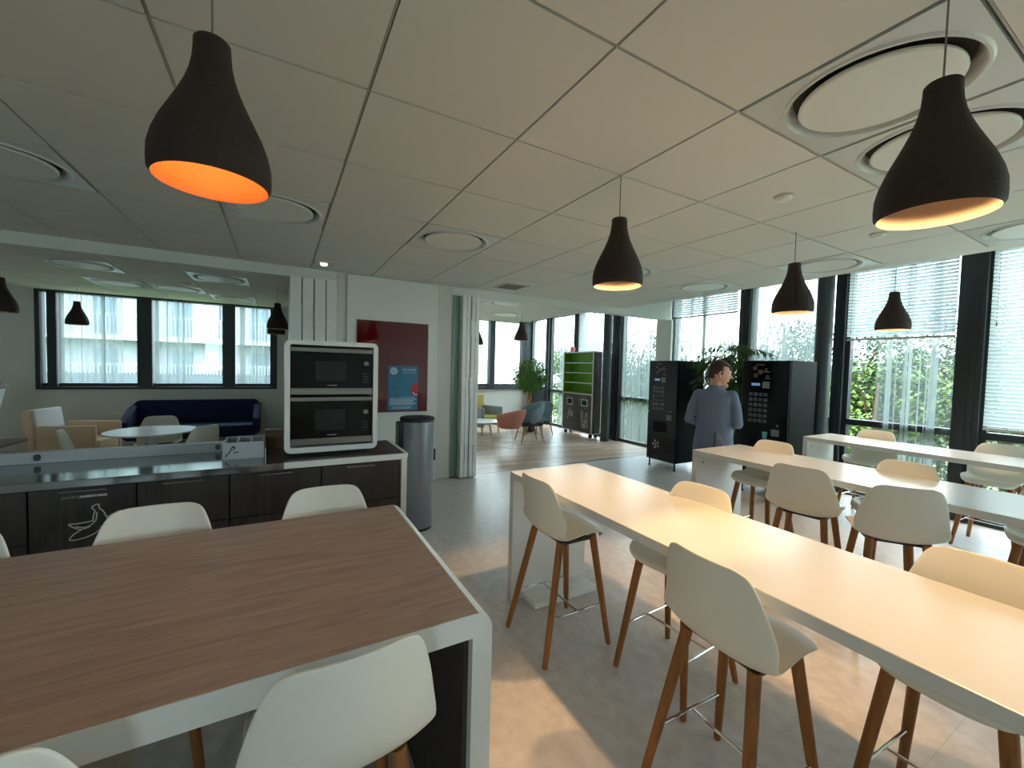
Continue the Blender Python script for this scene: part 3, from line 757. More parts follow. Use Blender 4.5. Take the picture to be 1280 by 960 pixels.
# ------------------------------------------------------------------ pendant lamps
OUT = [(.138, 0), (.1465, .012), (.1475, .035), (.146, .07), (.138, .105), (.122, .148), (.102, .19), (.083, .23), (.067, .268), (.055, .305), (.048, .34), (.0455, .37), (.0445, .395), (.040, .40), (0, .40)]
INN = [(.138, 0), (.136, .012), (.138, .04), (.136, .07), (.128, .105), (.112, .148), (.092, .19), (.073, .23), (.055, .27), (.03, .29), (0, .292)]
def pendant(label, x, y, zb, power, color=(1, .60, .27), amber=False, grp='pendant lamps'):
    t = thing('pendant_lamp', label, 'pendant lamp', (x, y, zb), 0, grp)
    bm = BM(); lathe(bm, OUT, 48); obj('lamp_shade', bm, M['shade'], t, smooth=True)
    bm = BM(); lathe(bm, INN, 48); obj('shade_lining', bm, M['glowlining'] if amber else M['lining'], t, smooth=True)
    bm = BM(); tube(bm, [(0, 0, .40), (0, 0, CZ-zb)], .0028, 8); obj('cord', bm, M['cord'], t, smooth=True)
    bm = BM(); lathe(bm, [(0, .225), (.02, .228), (.032, .245), (.030, .262), (.016, .29), (0, .292)], 20); obj('bulb', bm, M['bulb'], t, smooth=True)
    if power:
        l = bpy.data.lights.new('lamp_light', 'POINT' if amber else 'SPOT'); l.energy = power; l.color = color; l.shadow_soft_size = .03
        if not amber: l.spot_size = R(74); l.spot_blend = .25
        lo = bpy.data.objects.new('lamp_light', l); COL.objects.link(lo); lo.parent = t; lo.location = (0, 0, .185)
    return t
pendant('large brown bell lamp at upper left with orange glowing inside', -.17, 1.49, 2.165, 1.9, (1, .52, .20), True)
pendant('large brown bell lamp at upper right above the nearest white table', 1.77, .50, 2.165, 62)
pendant('brown bell lamp in the middle of the picture above the nearest white table', 1.769, 1.885, 2.165, 62)
pendant('brown bell lamp above the middle white table, in front of the column', 3.65, 1.85, 2.165, 36)
pendant('smallest-looking brown bell lamp above the farthest white table, against the blind', 5.69, 1.88, 2.165, 36)
pendant('brown bell lamp cut by the left picture edge in the lounge', -2.83, 7.12, 2.15, 0, grp='lounge pendant lamps')
pendant('brown bell lamp hanging before the left lounge window', -3.03, 9.88, 2.20, 0, grp='lounge pendant lamps')
pendant('brown bell lamp left of the microwave cabinet, nearer of two in line', -.03, 7.50, 2.17, 0, grp='lounge pendant lamps')
pendant('brown bell lamp left of the microwave cabinet, hidden behind a nearer one', -.06, 9.0, 2.17, 0, grp='lounge pendant lamps')
pendant('brown bell lamp above the ficus in the oak-floored lounge', 4.57, 7.77, 2.25, 0, grp='lounge pendant lamps')
pendant('brown bell lamp peeking out behind the folding wall panels', 4.15, 9.14, 2.19, 0, grp='lounge pendant lamps')

# ------------------------------------------------------------------ blinds and sheers
def blind(label, y0, y1, zt, zb, x=6.88):
    t = thing('venetian_blind', label, 'blind', (x, (y0+y1)/2, zb), 0, 'venetian blinds')
    bm = BM(); p = .0425; n = int((zt-zb-.05)/p)
    for k in range(n):
        z = zt-.04-k*p; prof = [(x-.006, z-.021), (x-.0095, z-.007), (x-.006, z+.007), (x+.008, z+.019)]
        rw = [[bm.verts.new((u, yy, v)) for u, v in prof] for yy in (y0, y1)]
        for q in range(3): bm.faces.new((rw[0][q], rw[0][q+1], rw[1][q+1], rw[1][q]))
    obj('slats', bm, M['slat'], t, world=True)
    bm = BM(); box(bm, x-.018, x+.018, y0, y1, zb, zb+.028, .003); obj('bottom_rail', bm, M['tbar'], t, world=True)
    bm = BM(); box(bm, x-.022, x+.022, y0, y1, zt-.03, zt, .003); obj('head_rail', bm, M['tbar'], t, world=True)
    for f in (.08, .5, .92):
        bm = BM(); q = y0+(y1-y0)*f; tube(bm, [(x-.021, q, zb+.01), (x-.021, q, zt-.01)], .0016, 6); obj('ladder_cord', bm, M['white'], t, world=True)
    bm = BM(); q = y1-.05; tube(bm, [(x-.026, q, zt-.02), (x-.028, q, zt-.9)], .002, 6); tube(bm, [(x-.028, q, zt-.9), (x-.028, q, zt-.95)], [.004, .007], 8); obj('pull_cord', bm, M['cord'], t, world=True)
    return t
blind('half lowered white blind above the left vending machine', 4.36, 5.70, 3.20, 2.71)
blind('almost fully raised white blind between column and dark post', 2.93, 4.12, 3.20, 3.08)
blind('white blind lowered halfway, behind the farthest pendant lamp', 1.70, 2.76, 3.20, 2.15)
blind('white blind lowered to the transom at the right picture edge', .26, 1.43, 3.20, 1.10)
blind('white blind above the green shelf cabinet in the lounge', 7.82, 8.68, 3.2, 1.2, 6.87)

def sheer_x(label, y0, y1, z0, z1, x=6.93, seed=0, amp=.016, thin=False):
    rnd = random.Random(seed); bm = BM(); n = int((y1-y0)/.012); ph = [rnd.uniform(0, 6.28) for _ in range(4)]
    rows = []
    for z in (z0, z1):
        row = []
        for k in range(n+1):
            y = y0+(y1-y0)*k/n
            a = amp*(math.sin(y*52+ph[0]+1.7*math.sin(y*7+ph[1]))+.5*math.sin(y*101+ph[2]))
            row.append(bm.verts.new((x+a*(.9 if z == z1 else 1), y+.01*math.sin(y*33+ph[3]), z)))
        rows.append(row)
    for k in range(n): bm.faces.new((rows[0][k], rows[0][k+1], rows[1][k+1], rows[1][k]))
    # overlapping gathers show as denser bands
    for _ in range(max(2, int((y1-y0)*(17 if thin else 7)))):
        c = rnd.uniform(y0+.03, y1-.03); w_ = rnd.choice((.005, .007, .010, .016) if thin else (.008, .012, .02, .03)); c0, c1 = c-w_, c+w_
        f = bm.faces.new([bm.verts.new(q) for q in ((x-.022, c0, z0), (x-.026, c1, z0), (x-.026, c1, z1), (x-.022, c0, z1))]); f.material_index = 1
    return tag(obj('sheer_curtain', bm, [M['sheer_thin' if thin else 'sheer'], M['sheer_dense']], smooth='full'), label, 'curtain', 'sheer curtains')
def sheer_y(label, x0, x1, z0, z1, Y, seed=0):
    o = sheer_x(label, x0, x1, z0, z1, 0, seed)
    for v in o.data.vertices: v.co = (v.co.y, Y+v.co.x, v.co.z)
    return o
ZT = 3.17
sheer_x('sheer curtain behind the left vending machine, under the half lowered blind', 4.36, 5.70, .08, ZT, seed=1)
sheer_x('sheer curtain between the dark post and round column, above the right vending machine', 2.95, 4.13, .08, ZT, seed=2)
sheer_x('sheer curtain gathered on the right half of the window behind the farthest pendant', 1.70, 2.42, .08, ZT, seed=3, amp=.02, thin=True)
sheer_x('sheer curtain behind the blind at the right picture edge', .27, 1.0, .08, ZT, seed=4, thin=True)
sheer_x('tall sheer curtain left of the left vending machine, beside the lounge column', 6.18, 7.15, .08, 3.17, 6.93, 5)
sheer_x('narrow sheer curtain right behind the green shelf cabinet', 7.47, 7.80, .08, 3.17, 6.93, 6)
sheer_x('sheer curtain left behind the green shelf cabinet', 8.97, 9.6, .08, 3.17, 6.93, 7)
sheer_x('sheer curtain above the dark panel by the ficus', 10.36, 11.05, 1.12, 3.17, 6.93, 8)
sheer_y('sheer curtain in the left pane of the blue sofa window', -3.44, -2.6, 1.18, 2.8, YE1+.08, 9)
sheer_y('sheer curtain in the middle pane of the blue sofa window', -2.13, -1.55, 1.18, 2.8, YE1+.08, 10)
sheer_y('sheer curtain in the right pane of the blue sofa window', -.80, -.2, 1.18, 2.8, YE1+.08, 11)
sheer_y('sheer curtain at the end window, left pane beside the folding panels', 4.9, 5.5, 1.16, 3.05, YE2+.08, 12)
sheer_y('sheer curtain at the end window, right pane behind the ficus', 5.95, 6.6, 1.16, 3.05, YE2+.08, 13)

# ------------------------------------------------------------------ vending machines
def vending(label, y0, y1, emblem):
    x0, x1, zt, zl = 5.70, 6.36, 1.845, .13
    t = thing('vending_machine', label, 'vending machine', ((x0+x1)/2, (y0+y1)/2, 0))
    bm = BM(); box(bm, x0+.03, x1, y0, y1, zl, zt, .006); obj('cabinet', bm, M['vm'], t, world=True)
    bm = BM(); box(bm, x0, x0+.028, y0+.004, y1-.004, zl, zt-.003, .008, 3); d = obj('front_door', bm, M['gloss'], t, world=True)
    for x in (x0+.05, x1-.06):
        for y in (y0+.04, y1-.04):
            bm = BM(); lathe(bm, [(0, 0), (.024, 0), (.024, .012), (.013, .02), (.013, zl), (0, zl)], 14, (x, y, 0)); obj('leg', bm, M['black'], t, world=True, smooth=True)
    W = y1-y0
    def Y(f): return y1-f*W       # f from the viewer's left
    def sub(name, bm, m):
        bm.transform(Matrix.Translation(-t.location)); return obj(name, bm, m, d)
    xf = x0-.0015
    def plate(f0, f1, z0, z1, th=.004): return box(BM(), xf-th, x0+.002, Y(f1), Y(f0), z0, z1, .001)
    sub('display', plate(.22, .40, 1.50, 1.535), M['screen'])
    sub('card_reader', plate(.46, .60, 1.47, 1.56, .008), M['sticker'])
    for r_ in range(6):
        for c_ in range(4):
            f = .18+c_*.105; z = 1.405-r_*.072
            sub('button', box(BM(), xf-.006, x0+.002, Y(f+.075), Y(f), z-.045, z, .002), M['key'])
    bm = BM()
    for f, z, r_ in ((.28, 1.74, .03), (.40, 1.69, .034), (.30, 1.64, .032), (.52, 1.72, .022), (.55, 1.63, .02)):
        prism(bm, [(Y(f)+r_*math.cos(2*PI*k/16), z+r_*math.sin(2*PI*k/16)) for k in range(16)], 'x', xf-.001, x0+.001)
    sub('coffee_cup_print', bm, M['coffee'])
    bm = BM(); B4 = Matrix.Translation((x0, 0, 0)) @ Matrix(((0, 0, -1, 0), (-1, 0, 0, 0), (0, 1, 0, 0), (0, 0, 0, 1)))
    for f0, f1, z in ((.30, .48, 1.785), (.5, .62, 1.60), (.44, .6, 1.69)): flat_line(bm, [(-Y(f0), z), (-Y(f1), z)], .006, B4)
    sub('print_lines', bm, M['dimline'])
    sub('lock', tube(BM(), [(x0, Y(.80), .985), (x0-.008, Y(.80), .985)], .013, 14), M['steel'])
    sub('lock', tube(BM(), [(x0, Y(.05), .955), (x0-.008, Y(.05), .955)], .012, 14), M['steel'])
    sub('coin_slot', plate(.68, .84, .84, .93, .006), M['sticker'])
    bm = box(BM(), xf-.012, x0+.002, Y(.68), Y(.22), .62, .80, .006); h = sub('cup_hatch', bm, M['vm'])
    if emblem:
        bm = BM(); cy, cz, r_ = Y(.34), .40, .075
        for k in range(5):
            a0 = 2*PI*k/5
            prism(bm, [(cy+r_*q*math.cos(a0+s_), cz+r_*q*math.sin(a0+s_)) for q, s_ in ((.45, -.2), (1, -.35), (1.02, 0), (1, .35), (.45, .3), (.3, 0))], 'x', xf-.0008, x0+.001)
        prism(bm, [(cy+.02*math.cos(2*PI*k/5), cz+.02*math.sin(2*PI*k/5)) for k in range(5)], 'x', xf-.0008, x0+.001)
        o = sub('round_emblem', bm, M['dimline']); o['label'] = 'grey and white round emblem'
    else:
        o = sub('cup', lathe(BM(), [(0, 0), (.024, 0), (.033, .085), (.03, .085), (.022, .004), (0, .004)], 18, (x0-.036, Y(.58), .80)), M['cyan'])
        o['label'] = 'pale blue paper cup'
    return t
vending('black vending machine left of the man, with a round emblem low on its front', 4.58, 5.19, True)
vending('black vending machine right of the man, with a blue cup in its hatch', 2.87, 3.50, False)

# ------------------------------------------------------------------ plants
def leaf_quad(bm, p, d, up, l, w):
    d = d.normalized(); s = d.cross(up)
    if s.length < 1e-3: s = Vector((1, 0, 0))
    s = s.normalized()*w/2; n = s.cross(d).normalized()
    a = bm.verts.new(p); b_ = bm.verts.new(p+d*l*.45+s+n*l*.06); c = bm.verts.new(p+d*l-n*l*.1); e = bm.verts.new(p+d*l*.45-s+n*l*.06)
    bm.faces.new((a, b_, c)); bm.faces.new((a, c, e))
t = thing('bamboo_plant', 'tall leafy potted plant between the two vending machines, behind the man', 'plant', (6.25, 4.05, 0))
bm = BM(); lathe(bm, [(0, 0), (.15, 0), (.19, .42), (.17, .42), (.165, .38), (0, .38)], 28); obj('pot', bm, M['pot'], t, smooth=True)
rnd = random.Random(3); bs = BM(); bl = BM()
for k in range(9):
    a = rnd.uniform(0, 6.28); r0 = rnd.uniform(.02, .1); top = Vector((r0*math.cos(a)*2.2, r0*math.sin(a)*2.6, rnd.uniform(1.6, 2.12)))
    base = Vector((r0*math.cos(a), r0*math.sin(a), .37)); pts = [base, base.lerp(top, .5)+Vector((0, 0, .05)), top]
    tube(bs, pts, [.010, .008, .004], 6)
    for j in range(15):
        f = rnd.uniform(.5, 1); p = base.lerp(top, f); a2 = rnd.uniform(0, 6.28); L = rnd.uniform(.28, .55)
        d = Vector((math.cos(a2), math.sin(a2), rnd.uniform(.2, .9))).normalized()
        q = p.copy(); tw = [q.copy()]
        for s_ in range(6):
            q = q+d*L/6; d = (d+Vector((0, 0, -.22))).normalized(); tw.append(q.copy())
        tube(bs, tw, .0022, 4, cap=False)
        for s_ in range(1, 7):
            for m_ in range(3):
                dd = (d+Vector((rnd.uniform(-1, 1), rnd.uniform(-1, 1), rnd.uniform(-.9, .2)))).normalized()
                leaf_quad(bl, tw[s_], dd, Vector((0, 0, 1)), rnd.uniform(.10, .17), rnd.uniform(.014, .022))
def lim(v):
    v.co.x = min(v.co.x, .58)
    if v.co.z < 1.88: v.co.y = max(-.50, min(.48, v.co.y))
for bb in (bs, bl):
    for v in bb.verts: lim(v)
obj('stems', bs, M['bark'], t); obj('foliage', bl, M['palm'], t)

t = thing('ficus_tree', 'potted ficus with twisted trunk and round crown in the oak-floored lounge', 'plant', (5.72, 9.2, 0))
bm = BM(); lathe(bm, [(0, 0), (.16, 0), (.2, .45), (.18, .45), (.175, .4), (0, .4)], 28); obj('pot', bm, M['pot'], t, smooth=True)
bm = BM(); rnd = random.Random(5)
for k in range(3): tube(bm, [(.045*math.cos(k*2.1+z*5), .045*math.sin(k*2.1+z*5), z) for z in [.38+.06*i for i in range(15)]], [.032-.0009*i for i in range(15)], 8)
for k in range(10):
    a = k*.63; tube(bm, [(0, 0, 1.15), (.18*math.cos(a), .18*math.sin(a), 1.4), (.33*math.cos(a), .33*math.sin(a), 1.45+.3*rnd.random())], [.012, .008, .004], 6)
obj('trunk', bm, M['natural'], t, smooth=True)
bm = BM()
for k in range(2600):
    v = Vector((rnd.gauss(0, 1), rnd.gauss(0, 1), rnd.gauss(0, 1))).normalized()*(rnd.random()**.4)
    p = Vector((v.x*.46, v.y*.46, 1.46+v.z*.42)); d = v+Vector((rnd.uniform(-.6, .6), rnd.uniform(-.6, .6), rnd.uniform(-1.1, .1)))
    leaf_quad(bm, p, d, Vector((0, 0, 1)), rnd.uniform(.07, .11), rnd.uniform(.03, .045))
obj('foliage', bm, M['leaf'], t)

# ------------------------------------------------------------------ green shelf / sorting station
t = thing('sorting_cabinet', 'tall wood cabinet with green shelves above two waste doors, on castors', 'cabinet', (6.64, 8.22, 0))
x0, x1, y0, y1 = 6.49, 6.76, 7.62, 8.80
bm = BM(); box(bm, x0+.01, x1, y0, y0+.03, .12, 2.07); box(bm, x0+.01, x1, y1-.03, y1, .12, 2.07); box(bm, x1-.02, x1, y0+.03, y1-.03, .12, 2.07); box(bm, x0+.02, x1-.02, y0+.03, y1-.03, .12, 1.04)
obj('carcass', bm, M['wenge'], t, world=True)
bm = BM(); box(bm, x1-.026, x1-.021, y0+.03, y1-.03, 1.07, 2.07); box(bm, x0+.012, x1-.026, y0+.03, y0+.035, 1.07, 2.07); box(bm, x0+.012, x1-.026, y1-.035, y1-.03, 1.07, 2.07); box(bm, x0+.012, x1-.026, y0+.035, y1-.035, 1.065, 1.07)
obj('green_lining', bm, M['green'], t, world=True)
bm = BM(); box(bm, x0, x0+.02, y0-.002, y0+.028, .10, 2.10); box(bm, x0, x0+.02, y1-.028, y1+.002, .10, 2.10); box(bm, x0, x1, y0-.002, y1+.002, 2.07, 2.10); box(bm, x0, x0+.02, y0+.028, y1-.028, 1.04, 1.066); box(bm, x0, x1, y0-.002, y1+.002, .10, .12)
obj('white_edging', bm, M['white'], t, world=True)
for z in (1.31, 1.56, 1.81):
    bm = BM(); box(bm, x0+.02, x1-.026, y0+.036, y1-.036, z, z+.022); obj('shelf', bm, M['white'], t, world=True)
YM = (y0+y1)/2
for n, (a, c) in enumerate(((YM+.003, y1-.03), (y0+.03, YM-.003))):
    bm = BM(); box(bm, x0+.004, x0+.02, a, c, .125, 1.035); d = obj('door', bm, M['wenge'], t, world=True); cy = (a+c)/2-.02*n
    def sub(name, bm, m):
        bm.transform(Matrix.Translation(-t.location)); return obj(name, bm, m, d)
    sub('slot', box(BM(), x0+.001, x0+.005, cy-.10, cy+.10, .78, .91), M['gloss'])
    bm = BM()
    for q in ((cy-.12, cy-.10, .76, .93), (cy+.10, cy+.12, .76, .93), (cy-.10, cy+.10, .91, .93), (cy-.10, cy+.10, .76, .78)): box(bm, x0-.002, x0+.005, *q)
    sub('slot_frame', bm, M['white'])
    B4 = Matrix.Translation((x0+.004, 0, 0)) @ Matrix(((0, 0, -1, 0), (-1, 0, 0, 0), (0, 1, 0, 0), (0, 0, 0, 1)))
    bm = BM(); flat_line(bm, [(-cy-.10, .975), (-cy+.08, .975)], .012, B4); flat_line(bm, [(-cy, .715), (-cy+.08, .715)], .014, B4); sub('handle_line', bm, M['dimline'])
    bm = BM()
    if n == 0: sts = [[(-.1, .42), (-.05, .45), (-.02, .52), (-.03, .58), (0, .66)], [(-.08, .52), (-.02, .54)], [(.03, .5), (.09, .47), (.13, .5), (.09, .6), (.05, .6), (.04, .52), (.1, .54)]]
    else: sts = [[(-.1, .40), (-.11, .58), (-.08, .64), (-.05, .58), (-.05, .42)], [(-.07, .24), (-.08, .38), (.0, .38), (0, .24), (-.07, .24)], [(.03, .4), (.06, .58), (.11, .58), (.12, .42), (.04, .42)], [(.02, .25), (.1, .25), (.12, .36), (.05, .38), (.02, .25)], [(-.07, .30), (0, .31)]]
    for s_ in sts: flat_line(bm, smooth_pts([(-cy+u, v) for u, v in s_], 4), .013, B4)
    sub('waste_drawing', bm, M['line'])
for x in (x0+.06, x1-.05):
    for y in (y0+.1, y1-.1):
        bm = BM(); tube(bm, [(x, y-.02, .045), (x, y+.02, .045)], .045, 16); box(bm, x-.03, x+.03, y-.028, y+.028, .075, .10); obj('castor', bm, M['black'], t, world=True)
t = tag(obj('cup', lathe(BM(), [(0, 0), (.055, 0), (.065, .13), (.06, .13), (.05, .006), (0, .006)], 20), M['pink'], smooth=True, loc=(6.58, 8.55, 2.10)), 'coral pink cup on top of the green shelf cabinet', 'cup')

# ------------------------------------------------------------------ lounge furniture (left)
t = thing('sofa', 'long dark navy sofa under the left lounge window', 'sofa', (-1.38, 9.85, 0))
bm = BM(); box(bm, -.98, .98, -.40, .36, .20, .42, .05, 3); obj('seat', bm, M['navy'], t, smooth=True)
bm = BM()
pr = rrect(-1.0, 1.0, .22, .86, .10, 6); A_ = [bm.verts.new((u, .40-(v-.22)*-.05, v)) for u, v in pr]; C_ = [bm.verts.new((u*.99, .22+(v-.22)*.12, v)) for u, v in pr]
bm.faces.new(A_); bm.faces.new(C_[::-1])
for k in range(len(pr)): bm.faces.new((A_[k], A_[(k+1) % len(pr)], C_[(k+1) % len(pr)], C_[k]))
obj('backrest', bm, M['navy'], t, smooth=True)
for s_ in (-1, 1):
    bm = BM(); prism(bm, [(-.40, .24), (.36, .24), (.36, .80), (.1, .72), (-.30, .58), (-.40, .52)], 'x', s_*.98-.06, s_*.98+.06); bmesh.ops.bevel(bm, geom=list(bm.edges), offset=.025, segments=2, affect='EDGES'); obj('armrest', bm, M['navy'], t, smooth=True)
    for y in (-.33, .3):
        bm = BM(); tube(bm, [(s_*.86, y, 0), (s_*.80, y, .21)], [.012, .02], 10); obj('leg', bm, M['natural'], t, smooth=True)

t = thing('armchair', 'beige armchair with window light painted pale on its inner back, beside the blue sofa', 'armchair', (-2.62, 8.55, 0), R(-12))
bm = BM(); box(bm, -.24, .36, -.26, .26, .22, .44, .04, 3); obj('seat', bm, M['beige'], t, smooth=True)
bm = BM(); Mx = Matrix.Rotation(R(-8), 4, 'Y'); box(bm, -.34, -.24, -.33, .33, .2, .93, .03, 3, M=Matrix.Translation((-.02, 0, 0)) @ Mx); obj('backrest', bm, M['beige'], t, smooth=True)
bm = BM(); box(bm, -.235, -.20, -.26, .26, .42, .92, .015, 2, M=Matrix.Translation((-.025, 0, 0)) @ Mx); o = obj('lit_inner_back', bm, M['litfab'], t, smooth=True); o['label'] = 'inner back with window light painted pale'
for s_ in (-1, 1):
    bm = BM(); box(bm, -.30, .36, s_*.30-.045, s_*.30+.045, .2, .66, .03, 3); obj('armrest', bm, M['beige'], t, smooth=True)
    for x in (-.28, .3):
        bm = BM(); tube(bm, [(x*1.08, s_*.29, 0), (x, s_*.26, .22)], [.012, .02], 10); obj('leg', bm, M['leg'], t, smooth=True)

t = thing('round_table', 'white round pedestal table in the left lounge', 'table', (-1.44, 6.93, 0))
bm = BM(); lathe(bm, [(0, .70), (.44, .70), (.475, .708), (.475, .72), (.47, .725), (0, .725)], 56); obj('tabletop', bm, M['white'], t, smooth=True)
bm = BM(); lathe(bm, [(.0, .03), (.07, .03), (.055, .1), (.05, .4), (.06, .68), (.09, .70), (0, .70)], 28); obj('pedestal', bm, M['white'], t, smooth=True)
bm = BM(); lathe(bm, [(0, 0), (.26, 0), (.26, .012), (.08, .03), (0, .03)], 40); obj('base', bm, M['white'], t, smooth=True)
def lounge_chair(label, loc, rz):
    t = thing('shell_chair', label, 'chair', loc, rz, 'white shell chairs')
    mods(obj('shell', shell_bm(PROF, dz=-.35, sc=1.14), M['shell'], t, smooth='full'), .011, 1, 1)
    for sx in (1, -1):
        for sy in (1, -1):
            bm = BM(); tube(bm, [(sx*.24, sy*.23, 0), (sx*.14, sy*.14, .41)], [.013, .02], 10); obj('leg', bm, M['leg'], t, smooth=True)
    bm = BM(); box(bm, -.14, .16, -.16, .16, .40, .425); obj('seat_bracket', bm, M['black'], t)
    return t
c0 = lounge_chair('white shell chair seen from the side, left of the round table', (-1.95, 6.62, 0), R(12))
dup(c0, (-1.52, 7.62, 0), R(-88), 'white shell chair behind the round table, its back in front of the blue sofa')
dup(c0, (-.99, 6.72, 0), R(140), 'white shell chair right of the round table, its back turned to us')
t = thing('side_table', 'low brown wooden table at the left picture edge', 'table', (-2.75, 6.35, 0))
bm = BM(); box(bm, -.5, .28, -.35, .35, .70, .73, .004); obj('tabletop', bm, M['deskwood'], t)
for x in (-.44, .22):
    for y in (-.29, .29):
        bm = BM(); tube(bm, [(x, y, 0), (x, y, .70)], .02, 10); obj('leg', bm, M['white'], t, smooth=True)
t = thing('display_stand', 'white flared stand with dark wooden top at the left picture edge', 'stand', (-3.62, 8.4, 0))
bm = BM(); box(bm, -.25, .25, -.25, .25, 1.18, 1.24, .004); obj('stand_top', bm, M['deskwood'], t)
bm = BM(); loft(bm, [[(sx*a, sy*a, z) for sx, sy in ((1, 1), (-1, 1), (-1, -1), (1, -1))] for a, z in ((.14, 0), (.16, .7), (.23, 1.18))]); obj('stand_body', bm, M['white_edge'], t)

# ------------------------------------------------------------------ lounge furniture (right)
def tub_shell(bm, w, d, zs, zb, za, n=26):
    """wrap-round back: rises from the arms to the back"""
    rows = []
    for k in range(n+1):
        a = -PI*.62+2*PI*.62*k/n           # 0 is the back (-x)
        c = .5+.5*math.cos(a/.62*1.0); top = za+(zb-za)*max(0, math.cos(a*.62))**1.4
        bx, by = -math.cos(a), math.sin(a)
        col = []
        for f in (0, .25, .5, .75, 1):
            r_ = .72+.28*min(1, f*1.6); lean = 1+.10*f
            col.append(bm.verts.new((bx*d/2*r_*lean, by*w/2*r_*lean, zs+(top-zs)*f)))
        rows.append(col)
    for a_, c_ in zip(rows, rows[1:]):
        for i in range(4): bm.faces.new((a_[i], a_[i+1], c_[i+1], c_[i]))
    return bm
t = thing('tub_chair', 'terracotta tub chair on thin wire sled legs', 'chair', (4.25, 7.62, 0), R(118))
mods(obj('tub_back', tub_shell(BM(), .62, .60, .40, .80, .62), M['terra'], t, smooth='full'), .035, 1, 0)
bm = BM(); lathe(bm, [(0, .38), (.2, .38), (.26, .41), (.265, .46), (.24, .48), (0, .49)], 32); obj('seat', bm, M['terra'], t, smooth=True)
for s_ in (-1, 1):
    bm = BM(); tube(bm, [(.17, s_*.17, .385), (.27, s_*.25, .008), (-.27, s_*.25, .008), (-.17, s_*.17, .385)], .006, 8); obj('sled_leg', bm, M['wire'], t, smooth=True)
t = thing('tub_chair', 'slate blue armchair on pale wooden legs, right of the terracotta chair', 'chair', (4.90, 7.85, 0), R(168))
mods(obj('backrest', tub_shell(BM(), .62, .56, .42, .92, .66), M['slate'], t, smooth='full'), .04, 1, 0)
bm = BM(); box(bm, -.24, .27, -.25, .25, .38, .48, .04, 3); o = obj('seat', bm, M['slatedark'], t, smooth=True); o['label'] = 'darker seat'
for sx in (1, -1):
    for sy in (1, -1):
        bm = BM(); tube(bm, [(sx*.27, sy*.25, 0), (sx*.17, sy*.18, .40)], [.011, .02], 10); obj('leg', bm, M['natural'], t, smooth=True)
bm = BM(); tube(bm, [(.22, .215, .2), (-.22, -.215, .2)], .007, 6); tube(bm, [(.22, -.215, .2), (-.22, .215, .2)], .007, 6); obj('stretcher', bm, M['natural'], t)
t = thing('tub_chair', 'light grey-blue chair half hidden behind the slate blue armchair', 'chair', (5.62, 8.55, 0), R(205))
mods(obj('backrest', tub_shell(BM(), .60, .56, .42, .84, .62), M['slate'], t, smooth='full'), .04, 1, 0)
bm = BM(); box(bm, -.24, .27, -.24, .24, .38, .48, .04, 3); obj('seat', bm, M['slate'], t, smooth=True)
for sx in (1, -1):
    for sy in (1, -1):
        bm = BM(); tube(bm, [(sx*.26, sy*.24, 0), (sx*.17, sy*.18, .40)], [.011, .02], 10); obj('leg', bm, M['natural'], t, smooth=True)
t = thing('armchair', 'grey armchair with yellow seat beside the folding panels', 'armchair', (4.42, 9.35, 0), R(-70))
bm = BM(); box(bm, -.28, .36, -.27, .27, .26, .46, .03, 3); o = obj('seat', bm, M['yellow'], t, smooth=True); o['label'] = 'yellow seat cushion'
bm = BM(); box(bm, -.36, -.26, -.34, .34, .2, .95, .03, 3); o = obj('backrest', bm, M['yellow'], t, smooth=True)
for s_ in (-1, 1):
    bm = BM(); box(bm, -.34, .38, s_*.32-.045, s_*.32+.045, .2, .68, .03, 3); obj('armrest', bm, M['greyfab'], t, smooth=True)
    for x in (-.3, .32):
        bm = BM(); tube(bm, [(x, s_*.3, 0), (x*.95, s_*.28, .21)], [.012, .018], 8); obj('leg', bm, M['natural'], t, smooth=True)
t = thing('coffee_table', 'low white round coffee table before the yellow armchair', 'table', (3.98, 8.35, 0))
bm = BM(); lathe(bm, [(0, .43), (.36, .43), (.38, .44), (.38, .455), (0, .46)], 40); obj('tabletop', bm, M['white'], t, smooth=True)
for k in range(4):
    a = k*PI/2+.4; bm = BM(); tube(bm, [(.3*math.cos(a), .3*math.sin(a), 0), (.2*math.cos(a), .2*math.sin(a), .43)], [.011, .016], 8); obj('leg', bm, M['wire'], t, smooth=True)

# ------------------------------------------------------------------ the man
man = thing('person', 'man in blue-grey blazer seen from behind, looking right, between the vending machines', 'person', (4.16, 2.85, 0), R(22))
def ell(c, rx, ry, n=24, rot=0, pw=2.0, tilt=0):
    out = []
    for k in range(n):
        a = 2*PI*k/n; ca, sa = math.cos(a), math.sin(a)
        x = rx*math.copysign(abs(ca)**(2/pw), ca); y = ry*math.copysign(abs(sa)**(2/pw), sa)
        out.append(Vector((c[0]+x*math.cos(rot)-y*math.sin(rot), c[1]+x*math.sin(rot)+y*math.cos(rot), c[2]+tilt*x)))
    return out
def limb(bm, pts, rs, n=14):
    tube(bm, pts, rs, n)
    for p, r_ in ((pts[0], rs[0]), (pts[-1], rs[-1])):
        bmesh.ops.create_icosphere(bm, subdivisions=2, radius=r_, matrix=Matrix.Translation(p))
    for p, r_ in zip(pts[1:-1], rs[1:-1]): bmesh.ops.create_icosphere(bm, subdivisions=2, radius=r_*.99, matrix=Matrix.Translation(p))
def remesh(o, vox, smooth=4):
    r_ = o.modifiers.new('fuse', 'REMESH'); r_.mode = 'VOXEL'; r_.voxel_size = vox; r_.use_smooth_shade = True
    if smooth:
        s_ = o.modifiers.new('soft', 'SMOOTH'); s_.iterations = smooth; s_.factor = .5
    return o
SH = {1: (Vector((0, .165, 1.415)), Vector((-.03, .255, 1.13)), Vector((.20, .16, 1.06))), -1: (Vector((0, -.165, 1.415)), Vector((-.04, -.245, 1.12)), Vector((.20, -.16, 1.08)))}
